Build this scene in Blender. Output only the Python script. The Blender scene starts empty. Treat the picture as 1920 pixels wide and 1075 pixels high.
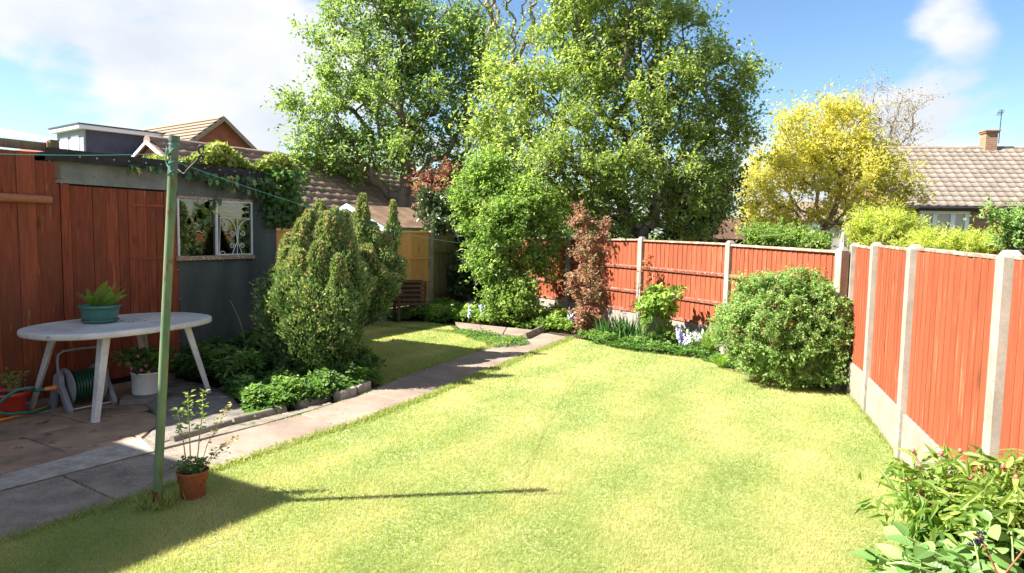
import bpy, math, random
import numpy as np
from mathutils import Vector, Matrix, Quaternion
random.seed(7); rng = np.random.default_rng(11)
scene = bpy.context.scene
col = scene.collection

# ------------------------------------------------------------------ camera
EYE = Vector((0.0, 0.0, 1.62)); FPX = 1280.0
cam_d = bpy.data.cameras.new('camera'); cam = bpy.data.objects.new('camera', cam_d); col.objects.link(cam)
cam_d.sensor_width = 36.0; cam_d.lens = 24.0; cam_d.clip_start = 0.05; cam_d.clip_end = 3000
CR = Matrix.Rotation(math.radians(90 - 4.67), 4, 'X') @ Matrix.Rotation(0.018, 4, 'Z')
cam.matrix_world = Matrix.Translation(EYE) @ CR
scene.camera = cam
CR3 = CR.to_3x3()

# ------------------------------------------------------------------ sun, sky, exposure
SUN_TO = Vector((-2.10, -0.35, 2.10)).normalized()          # towards the sun
sun_d = bpy.data.lights.new('sun', 'SUN'); sun_d.energy = 3.05; sun_d.angle = math.radians(0.53); sun_d.color = (1.0, 0.955, 0.88)
sun = bpy.data.objects.new('sun', sun_d); col.objects.link(sun)
sun.rotation_euler = SUN_TO.to_track_quat('Z', 'Y').to_euler(); sun.location = (-10, -3, 12)
world = bpy.data.worlds.new('World'); scene.world = world; world.use_nodes = True
wt = world.node_tree; wt.nodes.clear()
def build_world():
    N = wt.nodes.new; L = wt.links.new
    sky = N('ShaderNodeTexSky'); sky.sky_type = 'NISHITA'; sky.sun_disc = False
    sky.sun_elevation = math.asin(SUN_TO.z)
    sky.sun_rotation = math.atan2(SUN_TO.x, SUN_TO.y)
    sky.air_density = 1.0; sky.dust_density = 0.3; sky.ozone_density = 2.6
    tc = N('ShaderNodeTexCoord')
    mp = N('ShaderNodeMapping'); mp.inputs['Scale'].default_value = (1.0, 1.0, 1.9); mp.inputs['Location'].default_value = (3.1, 0.4, 0.35)
    L(tc.outputs['Generated'], mp.inputs[0])
    n1 = N('ShaderNodeTexNoise'); n1.inputs['Scale'].default_value = 2.1; n1.inputs['Detail'].default_value = 9; n1.inputs['Roughness'].default_value = 0.52
    n1.inputs['Distortion'].default_value = 0.25
    L(mp.outputs[0], n1.inputs['Vector'])
    total = n1.outputs['Fac']
    def math_(op, a, b=None, c=None):
        m = N('ShaderNodeMath'); m.operation = op
        for i, v in enumerate((a, b, c)):
            if v is None: continue
            if isinstance(v, (int, float)): m.inputs[i].default_value = v
            else: L(v, m.inputs[i])
        return m.outputs[0]
    nrm = N('ShaderNodeVectorMath'); nrm.operation = 'NORMALIZE'; L(tc.outputs['Generated'], nrm.inputs[0])
    # cloud banks and open blue, where they stand in the sky (direction, reach, amount)
    for (az, el, reach, amt) in CLOUDS:
        d = Vector((math.sin(math.radians(az)) * math.cos(math.radians(el)), math.cos(math.radians(az)) * math.cos(math.radians(el)), math.sin(math.radians(el))))
        dt = N('ShaderNodeVectorMath'); dt.operation = 'DOT_PRODUCT'; L(nrm.outputs[0], dt.inputs[0]); dt.inputs[1].default_value = d
        mr = N('ShaderNodeMapRange'); mr.interpolation_type = 'SMOOTHSTEP'
        L(dt.outputs['Value'], mr.inputs['Value'])
        mr.inputs['From Min'].default_value = math.cos(math.radians(reach)); mr.inputs['From Max'].default_value = 1.0
        mr.inputs['To Min'].default_value = 0; mr.inputs['To Max'].default_value = amt
        total = math_('ADD', total, mr.outputs[0])
    n3 = N('ShaderNodeTexNoise'); n3.inputs['Scale'].default_value = 9.0; n3.inputs['Detail'].default_value = 7; L(mp.outputs[0], n3.inputs['Vector'])
    total = math_('ADD', total, math_('MULTIPLY', math_('SUBTRACT', n3.outputs['Fac'], 0.5), 0.75))
    mask = N('ShaderNodeMapRange'); mask.interpolation_type = 'SMOOTHSTEP'
    L(total, mask.inputs['Value']); mask.inputs['From Min'].default_value = 0.41; mask.inputs['From Max'].default_value = 0.66
    n2 = N('ShaderNodeTexNoise'); n2.inputs['Scale'].default_value = 5.0; n2.inputs['Detail'].default_value = 6
    L(mp.outputs[0], n2.inputs['Vector'])
    cr = N('ShaderNodeValToRGB'); L(n2.outputs['Fac'], cr.inputs[0])
    cr.color_ramp.elements[0].position = 0.36; cr.color_ramp.elements[0].color = (*CLOUD_LO, 1)
    cr.color_ramp.elements[1].position = 0.56; cr.color_ramp.elements[1].color = (*CLOUD_HI, 1)
    hs = N('ShaderNodeHueSaturation'); hs.inputs['Saturation'].default_value = SKY_SAT; hs.inputs['Value'].default_value = SKY_VAL
    L(sky.outputs[0], hs.inputs['Color'])
    mx = N('ShaderNodeMixRGB'); L(mask.outputs[0], mx.inputs[0]); L(hs.outputs[0], mx.inputs[1]); L(cr.outputs[0], mx.inputs[2])
    bg = N('ShaderNodeBackground'); bg.inputs['Strength'].default_value = 0.14
    L(mx.outputs[0], bg.inputs['Color'])
    out = N('ShaderNodeOutputWorld'); L(bg.outputs[0], out.inputs['Surface'])
CLOUDS = [(-27, 15, 16, 0.20), (-18, 10, 10, 0.16), (31.7, 14.5, 4.6, 0.22), (29, 4.5, 9, 0.32), (38, 15, 7, -0.22), (23, 15, 9, -0.36), (5, 18, 18, -0.16), (-34, 9.5, 5, -0.16)]
CLOUD_LO = (0.96, 1.03, 1.14); CLOUD_HI = (1.20, 1.22, 1.25)
SKY_SAT = 1.10; SKY_VAL = 0.25
build_world()
vs = scene.view_settings
vs.view_transform = 'Standard'; vs.look = 'None'; vs.gamma = 1.0; vs.use_curve_mapping = False
vs.exposure = 2.6
scene.render.engine = 'CYCLES'
scene.cycles.transparent_max_bounces = 12
scene.cycles.max_bounces = 8

# ------------------------------------------------------------------ helpers: measuring
def ray(px, py):
    return CR3 @ Vector(((px - 960) / FPX, -(py - 537.5) / FPX, -1))
def G(px, py, h=0.0):                 # the point of the level z = h seen at that pixel
    d = ray(px, py); t = (h - EYE.z) / d.z
    return EYE + d * t
def AT(px, py, dist):                 # the point at that distance in front
    d = ray(px, py); return EYE + d * (dist / d.y)
def HIT(px, py, p0, n):               # the point of an upright plane
    d = ray(px, py); t = (p0 - EYE).dot(n) / d.dot(n); return EYE + d * t

# ------------------------------------------------------------------ helpers: objects
WORLD = {}
def tag(o, label=None, cat=None, group=None, kind=None):
    if label: o['label'] = label
    if cat: o['category'] = cat
    if group: o['group'] = group
    if kind: o['kind'] = kind
    return o
def thing(name, label, cat, loc=(0, 0, 0), group=None, kind=None):
    o = bpy.data.objects.new(name, None); col.objects.link(o); o.location = loc
    o.empty_display_size = 0.1
    WORLD[o.name] = Matrix.Translation(Vector(loc))
    return tag(o, label, cat, group, kind)
def attach(o, parent, local=False):
    if parent is not None:
        o.parent = parent
        wm = WORLD.get(parent.name)
        if wm is not None and not local: o.matrix_parent_inverse = wm.inverted()
def obj(name, me, parent=None, local=False, mtx=None):
    o = bpy.data.objects.new(name, me); col.objects.link(o)
    attach(o, parent, local)
    if mtx is not None: o.matrix_basis = mtx
    WORLD[o.name] = Matrix.Identity(4)
    return o
class MB:
    def __init__(s): s.v = []; s.f = []; s.sm = []
    def add(s, vs_, fs_, smooth=False):
        b = len(s.v); s.v.extend([tuple(v) for v in vs_]); s.f.extend([tuple(i + b for i in f) for f in fs_]); s.sm.extend([smooth] * len(fs_)); return s
    def box(s, c, size, rot=None, taper=(1, 1)):
        hx, hy, hz = size[0] / 2, size[1] / 2, size[2] / 2
        vs_ = []
        for k, tz in ((-1, 1), (1, None)):
            tx, ty = (1, 1) if k == -1 else taper
            for (i, j) in ((-1, -1), (1, -1), (1, 1), (-1, 1)):
                p = Vector((i * hx * tx, j * hy * ty, k * hz))
                if rot is not None: p = rot @ p
                vs_.append(p + Vector(c))
        return s.add(vs_, [(3, 2, 1, 0), (4, 5, 6, 7), (0, 1, 5, 4), (1, 2, 6, 5), (2, 3, 7, 6), (3, 0, 4, 7)])
    def prism(s, pts, z0, z1):
        n = len(pts); a = sum(pts[i][0] * pts[(i + 1) % n][1] - pts[(i + 1) % n][0] * pts[i][1] for i in range(n))
        if a < 0: pts = pts[::-1]
        vs_ = [(p[0], p[1], z0) for p in pts] + [(p[0], p[1], z1) for p in pts]
        fs_ = [tuple(range(n))[::-1], tuple(range(n, 2 * n))] + [(i, (i + 1) % n, n + (i + 1) % n, n + i) for i in range(n)]
        return s.add(vs_, fs_)
    def tube(s, path, r, n=8, cap=True, smooth=True):
        path = [Vector(p) for p in path]; m = len(path)
        rs = r if isinstance(r, (list, tuple)) else [r] * m
        t0 = (path[1] - path[0]).normalized()
        ref = Vector((0, 0, 1)) if abs(t0.z) < 0.9 else Vector((1, 0, 0))
        u = t0.cross(ref).normalized(); vs_ = []
        for i in range(m):
            t = (path[min(i + 1, m - 1)] - path[max(i - 1, 0)])
            t = t.normalized() if t.length > 1e-9 else t0
            u = (u - t * u.dot(t)); u = u.normalized() if u.length > 1e-6 else t.orthogonal().normalized()
            w = t.cross(u)
            for k in range(n):
                a = 2 * math.pi * k / n
                vs_.append(path[i] + (u * math.cos(a) + w * math.sin(a)) * rs[i])
        fs_ = []
        for i in range(m - 1):
            for k in range(n):
                fs_.append((i * n + k, i * n + (k + 1) % n, (i + 1) * n + (k + 1) % n, (i + 1) * n + k))
        s.add(vs_, fs_, smooth)
        if cap:
            s.add(vs_[:n], [tuple(range(n))[::-1]]); s.add(vs_[-n:], [tuple(range(n))])
        return s
    def lathe(s, prof, c=(0, 0, 0), n=24, sx=1, sy=1, rot=None, smooth=True):
        vs_ = []
        for (r, z) in prof:
            for k in range(n):
                a = 2 * math.pi * k / n; p = Vector((r * math.cos(a) * sx, r * math.sin(a) * sy, z))
                if rot is not None: p = rot @ p
                vs_.append(p + Vector(c))
        m = len(prof)
        fs_ = [(i * n + k, i * n + (k + 1) % n, (i + 1) * n + (k + 1) % n, (i + 1) * n + k) for i in range(m - 1) for k in range(n)]
        return s.add(vs_, fs_, smooth)
    def mesh(s, name, mat, bevel=0, sharp=False):
        me = bpy.data.meshes.new(name); me.from_pydata(s.v, [], s.f)
        me.polygons.foreach_set('use_smooth', s.sm); me.materials.append(mat)
        if bevel:
            import bmesh
            bm = bmesh.new(); bm.from_mesh(me)
            bmesh.ops.remove_doubles(bm, verts=bm.verts, dist=1e-6)
            bmesh.ops.bevel(bm, geom=list(bm.edges), offset=bevel, segments=1, affect='EDGES', clamp_overlap=True)
            bm.to_mesh(me); bm.free()
        me.update(); return me
    def build(s, name, mat, parent=None, bevel=0, local=False, mtx=None):
        return obj(name, s.mesh(name, mat, bevel), parent, local, mtx)

# ------------------------------------------------------------------ helpers: materials
def S(r, g, b, k=1.0):
    f = lambda c: ((c / 255) / 12.92 if c / 255 <= 0.04045 else ((c / 255 + 0.055) / 1.055) ** 2.4) * k
    return (f(r), f(g), f(b))
class NT:
    def __init__(s, name):
        s.m = bpy.data.materials.new(name); s.m.use_nodes = True; s.t = s.m.node_tree; s.t.nodes.clear()
        s.out = s.t.nodes.new('ShaderNodeOutputMaterial')
    def n(s, ty, **kw):
        nd = s.t.nodes.new('ShaderNode' + ty)
        for k, v in kw.items():
            if k in nd.inputs: s.set(nd.inputs[k], v)
            else: setattr(nd, k, v)
        return nd
    def set(s, inp, v):
        if isinstance(v, bpy.types.NodeSocket): s.t.links.new(v, inp)
        elif isinstance(v, tuple) and len(v) == 3 and inp.type == 'RGBA': inp.default_value = (*v, 1)
        else: inp.default_value = v
    def link(s, a, b): s.t.links.new(a, b)
    def coord(s, scale=(1, 1, 1), kind='Object', rnd=False):
        tc = s.n('TexCoord'); v = tc.outputs[kind]
        if rnd:
            oi = s.n('ObjectInfo'); mu = s.n('Math', operation='MULTIPLY'); s.link(oi.outputs['Random'], mu.inputs[0]); mu.inputs[1].default_value = 57.0
            cx = s.n('CombineXYZ'); s.link(mu.outputs[0], cx.inputs[0]); s.link(mu.outputs[0], cx.inputs[2])
            ad = s.n('VectorMath', operation='ADD'); s.link(v, ad.inputs[0]); s.link(cx.outputs[0], ad.inputs[1]); v = ad.outputs[0]
        mp = s.n('Mapping'); mp.inputs['Scale'].default_value = scale; s.link(v, mp.inputs[0]); return mp.outputs[0]
    def noise(s, vec, scale, detail=5, rough=0.6, dist=0.0):
        nd = s.n('TexNoise'); s.link(vec, nd.inputs['Vector']); nd.inputs['Scale'].default_value = scale
        nd.inputs['Detail'].default_value = detail; nd.inputs['Roughness'].default_value = rough; nd.inputs['Distortion'].default_value = dist
        return nd.outputs['Fac']
    def ramp(s, fac, stops):
        nd = s.n('ValToRGB'); s.link(fac, nd.inputs[0]); el = nd.color_ramp.elements
        while len(el) < len(stops): el.new(0.5)
        for e, (p, c) in zip(el, stops): e.position = p; e.color = (*c, 1) if len(c) == 3 else c
        return nd.outputs[0]
    def mix(s, fac, a, b, mode='MIX'):
        nd = s.n('MixRGB', blend_type=mode); s.set(nd.inputs[0], fac); s.set(nd.inputs[1], a); s.set(nd.inputs[2], b); return nd.outputs[0]
    def math(s, op, a, b=0.0):
        nd = s.n('Math', operation=op); s.set(nd.inputs[0], a); s.set(nd.inputs[1], b); return nd.outputs[0]
    def bump(s, h, strength=0.3, dist=0.01):
        nd = s.n('Bump'); nd.inputs['Strength'].default_value = strength; nd.inputs['Distance'].default_value = dist; s.link(h, nd.inputs['Height']); return nd.outputs[0]
    def surf(s, colr, rough=0.7, bump=None, metal=0.0, spec=0.4):
        p = s.n('BsdfPrincipled'); s.set(p.inputs['Base Color'], colr); s.set(p.inputs['Roughness'], rough)
        s.set(p.inputs['Metallic'], metal); s.set(p.inputs['Specular IOR Level'], spec)
        if bump is not None: s.link(bump, p.inputs['Normal'])
        s.link(p.outputs[0], s.out.inputs[0]); return s.m
def g(x): return (x, x, x)
def mat_rough(name, c1, c2, scale=6, fine=60, rough=0.75, bump=0.3, bd=0.005, rnd=True, spots=None, stretch=(1, 1, 1), spec=0.3, spot_scale=14, spot_pos=0.62):
    t = NT(name); v = t.coord(stretch, rnd=rnd)
    a = t.noise(v, scale, 5, 0.62); b = t.noise(v, fine, 4, 0.7)
    c = t.ramp(a, [(0.32, c1), (0.68, c2)])
    c = t.mix(t.ramp(b, [(0.3, g(0.35)), (0.7, g(0.0))]), c, t.mix(1.0, c, g(0.45), 'MULTIPLY'))
    if spots is not None:
        sp = t.noise(v, spot_scale, 4, 0.65)
        c = t.mix(t.ramp(sp, [(spot_pos, g(0)), (spot_pos + 0.08, g(1))]), c, spots)
    return t.surf(c, rough, t.bump(t.mix(0.4, b, a), bump, bd), spec=spec)
def mat_wood(name, c1, c2, rnd_amt=0.25, grain=(9, 9, 0.7), rough=0.75, worn=None, worn_pos=0.66, knots=True, bump=0.35, stain=None):
    t = NT(name); v = t.coord(grain, rnd=True); v1 = t.coord((1, 1, 0.35), rnd=True)
    a = t.noise(v, 5, 6, 0.65, 0.4); b = t.noise(v, 22, 4, 0.7)
    c = t.ramp(a, [(0.3, c1), (0.7, c2)])
    oi = t.n('ObjectInfo')
    hs = t.n('HueSaturation'); t.link(c, hs.inputs['Color'])
    mr = t.n('MapRange'); t.link(oi.outputs['Random'], mr.inputs[0]); mr.inputs['To Min'].default_value = 1 - rnd_amt; mr.inputs['To Max'].default_value = 1 + rnd_amt
    t.link(mr.outputs[0], hs.inputs['Value']); c = hs.outputs[0]
    if knots:
        vo = t.n('TexVoronoi'); t.link(t.coord((1, 1, 0.45), rnd=True), vo.inputs['Vector']); vo.inputs['Scale'].default_value = 4.6
        k = t.ramp(vo.outputs['Distance'], [(0.04, g(0.8)), (0.16, g(0))])
        c = t.mix(k, c, t.mix(1.0, c, g(0.4), 'MULTIPLY'))
    if stain is not None:
        c = t.mix(t.ramp(t.noise(v1, 2.2, 4, 0.6), [(0.45, g(0)), (0.7, g(0.8))]), c, stain)
    if worn is not None:
        w = t.noise(v, 3.1, 5, 0.7)
        c = t.mix(t.ramp(w, [(worn_pos, g(0)), (worn_pos + 0.07, g(0.8))]), c, worn)
    return t.surf(c, rough, t.bump(t.mix(0.5, a, b), bump, 0.004), spec=0.25)
def mat_plain(name, c, rough=0.5, metal=0.0, spec=0.5, dirt=None, amt=0.5, scale=9):
    t = NT(name); v = t.coord(rnd=True); a = t.noise(v, scale, 5, 0.65)
    d = dirt if dirt is not None else tuple(x * 0.6 for x in c)
    cc = t.mix(t.ramp(a, [(0.4, g(0)), (0.75, g(amt))]), c, d)
    return t.surf(cc, rough, t.bump(t.noise(v, 70, 3, 0.6), 0.08, 0.002), metal, spec)
def mat_leaf(name, stops, trans=0.35, rough=0.45, spec=0.35, tcol=1.25, clump=0.35):
    t = NT(name)
    at = t.n('Attribute', attribute_name='v'); v = at.outputs['Fac']
    c = t.ramp(v, stops)
    n = t.noise(t.coord(kind='Object'), 1.3, 3, 0.5)
    c = t.mix(t.ramp(n, [(0.35, g(clump)), (0.65, g(0))]), c, t.mix(1.0, c, (0.62, 0.7, 0.62), 'MULTIPLY'))
    p = t.n('BsdfPrincipled'); t.link(c, p.inputs['Base Color']); p.inputs['Roughness'].default_value = rough; p.inputs['Specular IOR Level'].default_value = spec
    tr = t.n('BsdfTranslucent'); t.link(t.mix(1.0, c, (tcol * 1.05, tcol * 1.1, tcol * 0.6), 'MULTIPLY'), tr.inputs['Color'])
    ms = t.n('MixShader'); ms.inputs[0].default_value = trans; t.link(p.outputs[0], ms.inputs[1]); t.link(tr.outputs[0], ms.inputs[2])
    t.link(ms.outputs[0], t.out.inputs[0]); return t.m
def mat_leafobj(name, stops, trans=0.3, rough=0.4, tcol=1.2):       # for leaves that are objects of their own
    t = NT(name); oi = t.n('ObjectInfo'); c = t.ramp(oi.outputs['Random'], stops)
    v = t.coord((1, 1, 1)); c = t.mix(t.ramp(t.noise(v, 30, 3), [(0.35, g(0.3)), (0.65, g(0))]), c, t.mix(1.0, c, (0.7, 0.75, 0.7), 'MULTIPLY'))
    sx = t.n('SeparateXYZ'); t.link(t.n('TexCoord').outputs['Object'], sx.inputs[0])
    ab = t.math('ABSOLUTE', sx.outputs[0]); rib = t.n('MapRange'); t.link(ab, rib.inputs[0]); rib.inputs['From Min'].default_value = 0.0; rib.inputs['From Max'].default_value = 0.03; rib.inputs['To Min'].default_value = 0.45; rib.inputs['To Max'].default_value = 0.0
    c = t.mix(rib.outputs[0], c, t.mix(1.0, c, (1.7, 1.7, 1.5), 'MULTIPLY'))
    ph = t.math('MULTIPLY', t.math('SUBTRACT', sx.outputs[1], t.math('MULTIPLY', ab, 0.9)), 42.0); vn = t.math('SINE', ph)
    c = t.mix(t.ramp(vn, [(0.85, g(0)), (1.0, g(0.16))]), c, t.mix(1.0, c, (1.3, 1.3, 1.2), 'MULTIPLY'))
    p = t.n('BsdfPrincipled'); t.link(c, p.inputs['Base Color']); p.inputs['Roughness'].default_value = rough; p.inputs['Specular IOR Level'].default_value = 0.4
    t.link(t.bump(vn, 0.1, 0.01), p.inputs['Normal'])
    tr = t.n('BsdfTranslucent'); t.link(t.mix(1.0, c, (tcol * 1.05, tcol * 1.1, tcol * 0.6), 'MULTIPLY'), tr.inputs['Color'])
    ms = t.n('MixShader'); ms.inputs[0].default_value = trans; t.link(p.outputs[0], ms.inputs[1]); t.link(tr.outputs[0], ms.inputs[2])
    t.link(ms.outputs[0], t.out.inputs[0]); return t.m
def mat_brick(name, c1, c2, mortar, bw=0.225, bh=0.075):
    t = NT(name); v = t.coord((1, 1, 1))
    sx = t.n('SeparateXYZ'); t.link(v, sx.inputs[0])
    cx = t.n('CombineXYZ'); t.link(sx.outputs[0], cx.inputs[0]); t.link(sx.outputs[2], cx.inputs[1])
    b = t.n('TexBrick'); t.link(cx.outputs[0], b.inputs['Vector']); b.inputs['Scale'].default_value = 1
    b.inputs['Brick Width'].default_value = bw; b.inputs['Row Height'].default_value = bh; b.inputs['Mortar Size'].default_value = 0.008
    b.inputs['Color1'].default_value = (*c1, 1); b.inputs['Color2'].default_value = (*c2, 1); b.inputs['Mortar'].default_value = (*mortar, 1)
    n = t.noise(v, 2.5, 4); c = t.mix(t.ramp(n, [(0.35, g(0.4)), (0.7, g(0))]), b.outputs['Color'], t.mix(1.0, b.outputs['Color'], g(0.6), 'MULTIPLY'))
    return t.surf(c, 0.85, t.bump(b.outputs['Fac'], 0.3, -0.006))

M = {}
M['fence_red'] = mat_wood('red_stained_wood', (0.22, 0.050, 0.021), (0.34, 0.088, 0.040), 0.13, worn=(0.44, 0.20, 0.12), worn_pos=0.60, stain=(0.20, 0.055, 0.026))
M['rail_red'] = mat_wood('red_stained_rail', (0.21, 0.045, 0.025), (0.30, 0.08, 0.045), 0.1, grain=(9, 0.7, 9), worn=(0.36, 0.24, 0.18), worn_pos=0.5, knots=False)
M['cap_worn'] = mat_wood('worn_capping_wood', (0.26, 0.11, 0.07), (0.38, 0.25, 0.18), 0.1, grain=(2, 2, 6), worn=(0.55, 0.46, 0.38), worn_pos=0.5, knots=False)
M['fence_brown'] = mat_wood('brown_red_wood', (0.15, 0.034, 0.016), (0.33, 0.076, 0.032), 0.22, worn=(0.42, 0.24, 0.10), worn_pos=0.62, stain=(0.125, 0.046, 0.020))
M['fence_orange'] = mat_wood('new_golden_wood', (0.50, 0.24, 0.075), (0.64, 0.36, 0.14), 0.12, worn=(0.3, 0.12, 0.04), worn_pos=0.72)
M['fence_old'] = mat_wood('old_weathered_wood', (0.10, 0.075, 0.045), (0.2, 0.16, 0.10), 0.2)
M['log'] = mat_wood('faded_log', (0.30, 0.11, 0.05), (0.42, 0.17, 0.08), 0.1, grain=(1, 9, 9), knots=False)
M['concrete'] = mat_rough('cast_concrete', (0.24, 0.22, 0.18), (0.36, 0.33, 0.28), 7, 90, 0.85, 0.35, 0.003, spots=(0.16, 0.155, 0.125), spot_pos=0.64)
M['gravelboard'] = mat_rough('gravel_board_concrete', (0.24, 0.215, 0.175), (0.32, 0.29, 0.245), 4, 120, 0.9, 0.3, 0.003)
M['slab_warm'] = mat_rough('warm_paving', (0.17, 0.125, 0.085), (0.40, 0.26, 0.165), 3.0, 75, 0.85, 0.5, 0.004, spots=(0.08, 0.065, 0.05), spot_pos=0.58, spot_scale=7)
M['slab_grey'] = mat_rough('grey_aggregate_paving', (0.16, 0.13, 0.105), (0.32, 0.26, 0.205), 5.0, 80, 0.85, 0.9, 0.008, spots=(0.46, 0.42, 0.36), spot_scale=60, spot_pos=0.61)
M['path'] = mat_rough('pinkish_path_paving', (0.20, 0.15, 0.115), (0.31, 0.245, 0.19), 2.5, 110, 0.85, 0.6, 0.004, spots=(0.20, 0.15, 0.12), spot_pos=0.6, spot_scale=6)
M['fillet'] = mat_rough('pale_mortar', (0.28, 0.24, 0.20), (0.46, 0.41, 0.34), 12, 90, 0.9, 0.6, 0.006, spots=(0.10, 0.09, 0.075), spot_scale=30, spot_pos=0.6)
M['asphalt'] = mat_rough('rough_dark_concrete', (0.12, 0.105, 0.09), (0.28, 0.25, 0.21), 5, 80, 0.9, 0.9, 0.01, spots=(0.40, 0.37, 0.34), spot_scale=7, spot_pos=0.63)
M['kerb'] = mat_rough('mossy_edging', (0.15, 0.13, 0.10), (0.32, 0.27, 0.21), 6, 70, 0.9, 0.7, 0.006, spots=(0.07, 0.09, 0.03), spot_scale=9, spot_pos=0.6)
M['soil'] = mat_rough('garden_soil', (0.035, 0.024, 0.015), (0.085, 0.058, 0.036), 9, 60, 0.95, 1.0, 0.02)
M['white_plastic'] = mat_rough('grubby_white_plastic', (0.46, 0.44, 0.42), (0.74, 0.71, 0.66), 3, 45, 0.42, 0.08, 0.002, spots=(0.24, 0.23, 0.20), spot_scale=11, spot_pos=0.63)
M['pot_green'] = mat_plain('dark_green_glaze', (0.035, 0.14, 0.105), 0.35, dirt=(0.10, 0.2, 0.16), amt=0.7)
M['pot_red'] = mat_plain('red_plastic', (0.50, 0.05, 0.032), 0.4)
M['terracotta'] = mat_rough('terracotta', (0.26, 0.075, 0.03), (0.38, 0.13, 0.055), 8, 60, 0.65, 0.2, 0.003, spots=(0.14, 0.05, 0.025), spot_pos=0.6)
M['white_pot'] = mat_plain('white_plastic_pot', (0.72, 0.72, 0.70), 0.45, dirt=(0.4, 0.4, 0.37))
M['grey_plastic'] = mat_plain('grey_plastic', (0.20, 0.205, 0.22), 0.45)
M['black_plastic'] = mat_plain('black_plastic', (0.02, 0.02, 0.022), 0.5)
M['hose'] = mat_plain('green_hose', (0.012, 0.16, 0.11), 0.35)
M['hose_dark'] = mat_plain('dark_green_hose', (0.008, 0.055, 0.032), 0.35)
M['hose_yellow'] = mat_plain('yellow_hose', (0.55, 0.22, 0.03), 0.4)
M['orange'] = mat_plain('orange_plastic', (0.70, 0.22, 0.07), 0.4)
M['metal'] = mat_plain('galvanised_metal', (0.42, 0.42, 0.42), 0.4, 0.7)
M['iron'] = mat_plain('black_iron', (0.03, 0.028, 0.03), 0.5, 0.5)
M['rust'] = mat_rough('rust', (0.10, 0.035, 0.015), (0.24, 0.08, 0.03), 20, 90, 0.9, 0.3)
M['pole'] = mat_rough('flaking_green_paint', (0.07, 0.14, 0.07), (0.20, 0.26, 0.14), 7, 45, 0.55, 0.5, 0.004, spots=(0.16, 0.07, 0.03), spot_scale=26, spot_pos=0.59, stretch=(1, 1, 0.35))
M['pole_teal'] = mat_rough('teal_flaking_paint', (0.06, 0.10, 0.09), (0.13, 0.18, 0.14), 9, 60, 0.55, 0.3, 0.003, spots=(0.20, 0.07, 0.035), spot_scale=20, spot_pos=0.58)
M['line'] = mat_plain('green_line', (0.04, 0.25, 0.20), 0.5)
M['shed_grey'] = mat_rough('grey_sheet', (0.07, 0.08, 0.08), (0.14, 0.15, 0.145), 2.2, 80, 0.45, 0.15, 0.003, rnd=False, spots=(0.16, 0.165, 0.155), spot_pos=0.62, spot_scale=6, stretch=(1.6, 1.6, 0.35))
M['shed_band'] = mat_rough('weathered_grey_sheet', (0.16, 0.165, 0.155), (0.27, 0.27, 0.25), 5, 70, 0.6, 0.15, 0.002, rnd=False, spots=(0.12, 0.09, 0.05), spot_pos=0.62)
M['felt'] = mat_rough('black_roof_felt', (0.016, 0.014, 0.015), (0.05, 0.045, 0.045), 6, 120, 0.75, 0.4, 0.004)
M['frame_wood'] = mat_wood('peeling_window_wood', (0.26, 0.13, 0.07), (0.42, 0.30, 0.22), 0.1, grain=(1, 9, 9), worn=(0.6, 0.55, 0.52), worn_pos=0.52, knots=False)
M['white_paint'] = mat_plain('white_paint', (0.74, 0.74, 0.72), 0.5, dirt=(0.5, 0.47, 0.43))
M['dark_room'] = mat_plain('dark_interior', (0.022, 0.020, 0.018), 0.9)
M['brick_far'] = mat_brick('red_brick', (0.40, 0.10, 0.055), (0.31, 0.07, 0.04), (0.28, 0.15, 0.10))
M['brick_buff'] = mat_brick('buff_brick', (0.36, 0.20, 0.11), (0.28, 0.14, 0.08), (0.34, 0.28, 0.22))
M['brick_orange'] = mat_brick('orange_brick', (0.46, 0.19, 0.10), (0.34, 0.13, 0.07), (0.38, 0.31, 0.25))
def mat_tile(name, c1, c2, moss, mpos):
    t = NT(name); v = t.coord((1, 1, 1), rnd=True); n = t.noise(v, 9, 5, 0.7)
    oi = t.n('ObjectInfo'); c = t.ramp(oi.outputs['Random'], [(0, c1), (1, c2)])
    c = t.mix(t.ramp(n, [(mpos, g(0)), (mpos + 0.1, g(0.85))]), c, moss)
    return t.surf(c, 0.85, t.bump(t.noise(v, 60, 3), 0.4, 0.004))
M['tile_brown'] = mat_tile('mossy_brown_tile', (0.20, 0.14, 0.11), (0.31, 0.22, 0.18), (0.13, 0.10, 0.06), 0.55)
M['tile_pink'] = mat_tile('pinkish_concrete_tile', (0.195, 0.158, 0.125), (0.265, 0.22, 0.178), (0.14, 0.115, 0.09), 0.60)
M['tile_far'] = mat_tile('brown_tile', (0.19, 0.14, 0.10), (0.21, 0.155, 0.11), (0.15, 0.11, 0.08), 0.55)
M['lead'] = mat_rough('lead_cladding', (0.055, 0.06, 0.10), (0.085, 0.095, 0.14), 2, 30, 0.5, 0.1, 0.003)
M['upvc'] = mat_plain('white_upvc', (0.78, 0.80, 0.84), 0.4, dirt=(0.65, 0.67, 0.7))
M['dormer'] = mat_plain('pale_blue_cladding', (0.26, 0.30, 0.36), 0.6)
M['turquoise'] = mat_plain('turquoise_paint', (0.10, 0.42, 0.36), 0.6)
M['turq_light'] = mat_plain('pale_turquoise_paint', (0.40, 0.66, 0.70), 0.6)
M['shed_felt'] = mat_rough('brown_roof_felt', (0.12, 0.075, 0.045), (0.28, 0.18, 0.12), 4, 60, 0.9, 0.4)
M['dark_wood'] = mat_wood('dark_brown_slats', (0.055, 0.030, 0.020), (0.11, 0.06, 0.04), 0.15)
M['bark'] = mat_rough('grey_brown_bark', (0.085, 0.065, 0.048), (0.20, 0.165, 0.13), 9, 50, 0.9, 0.8, 0.02, rnd=False, stretch=(1, 1, 0.4))
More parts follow.
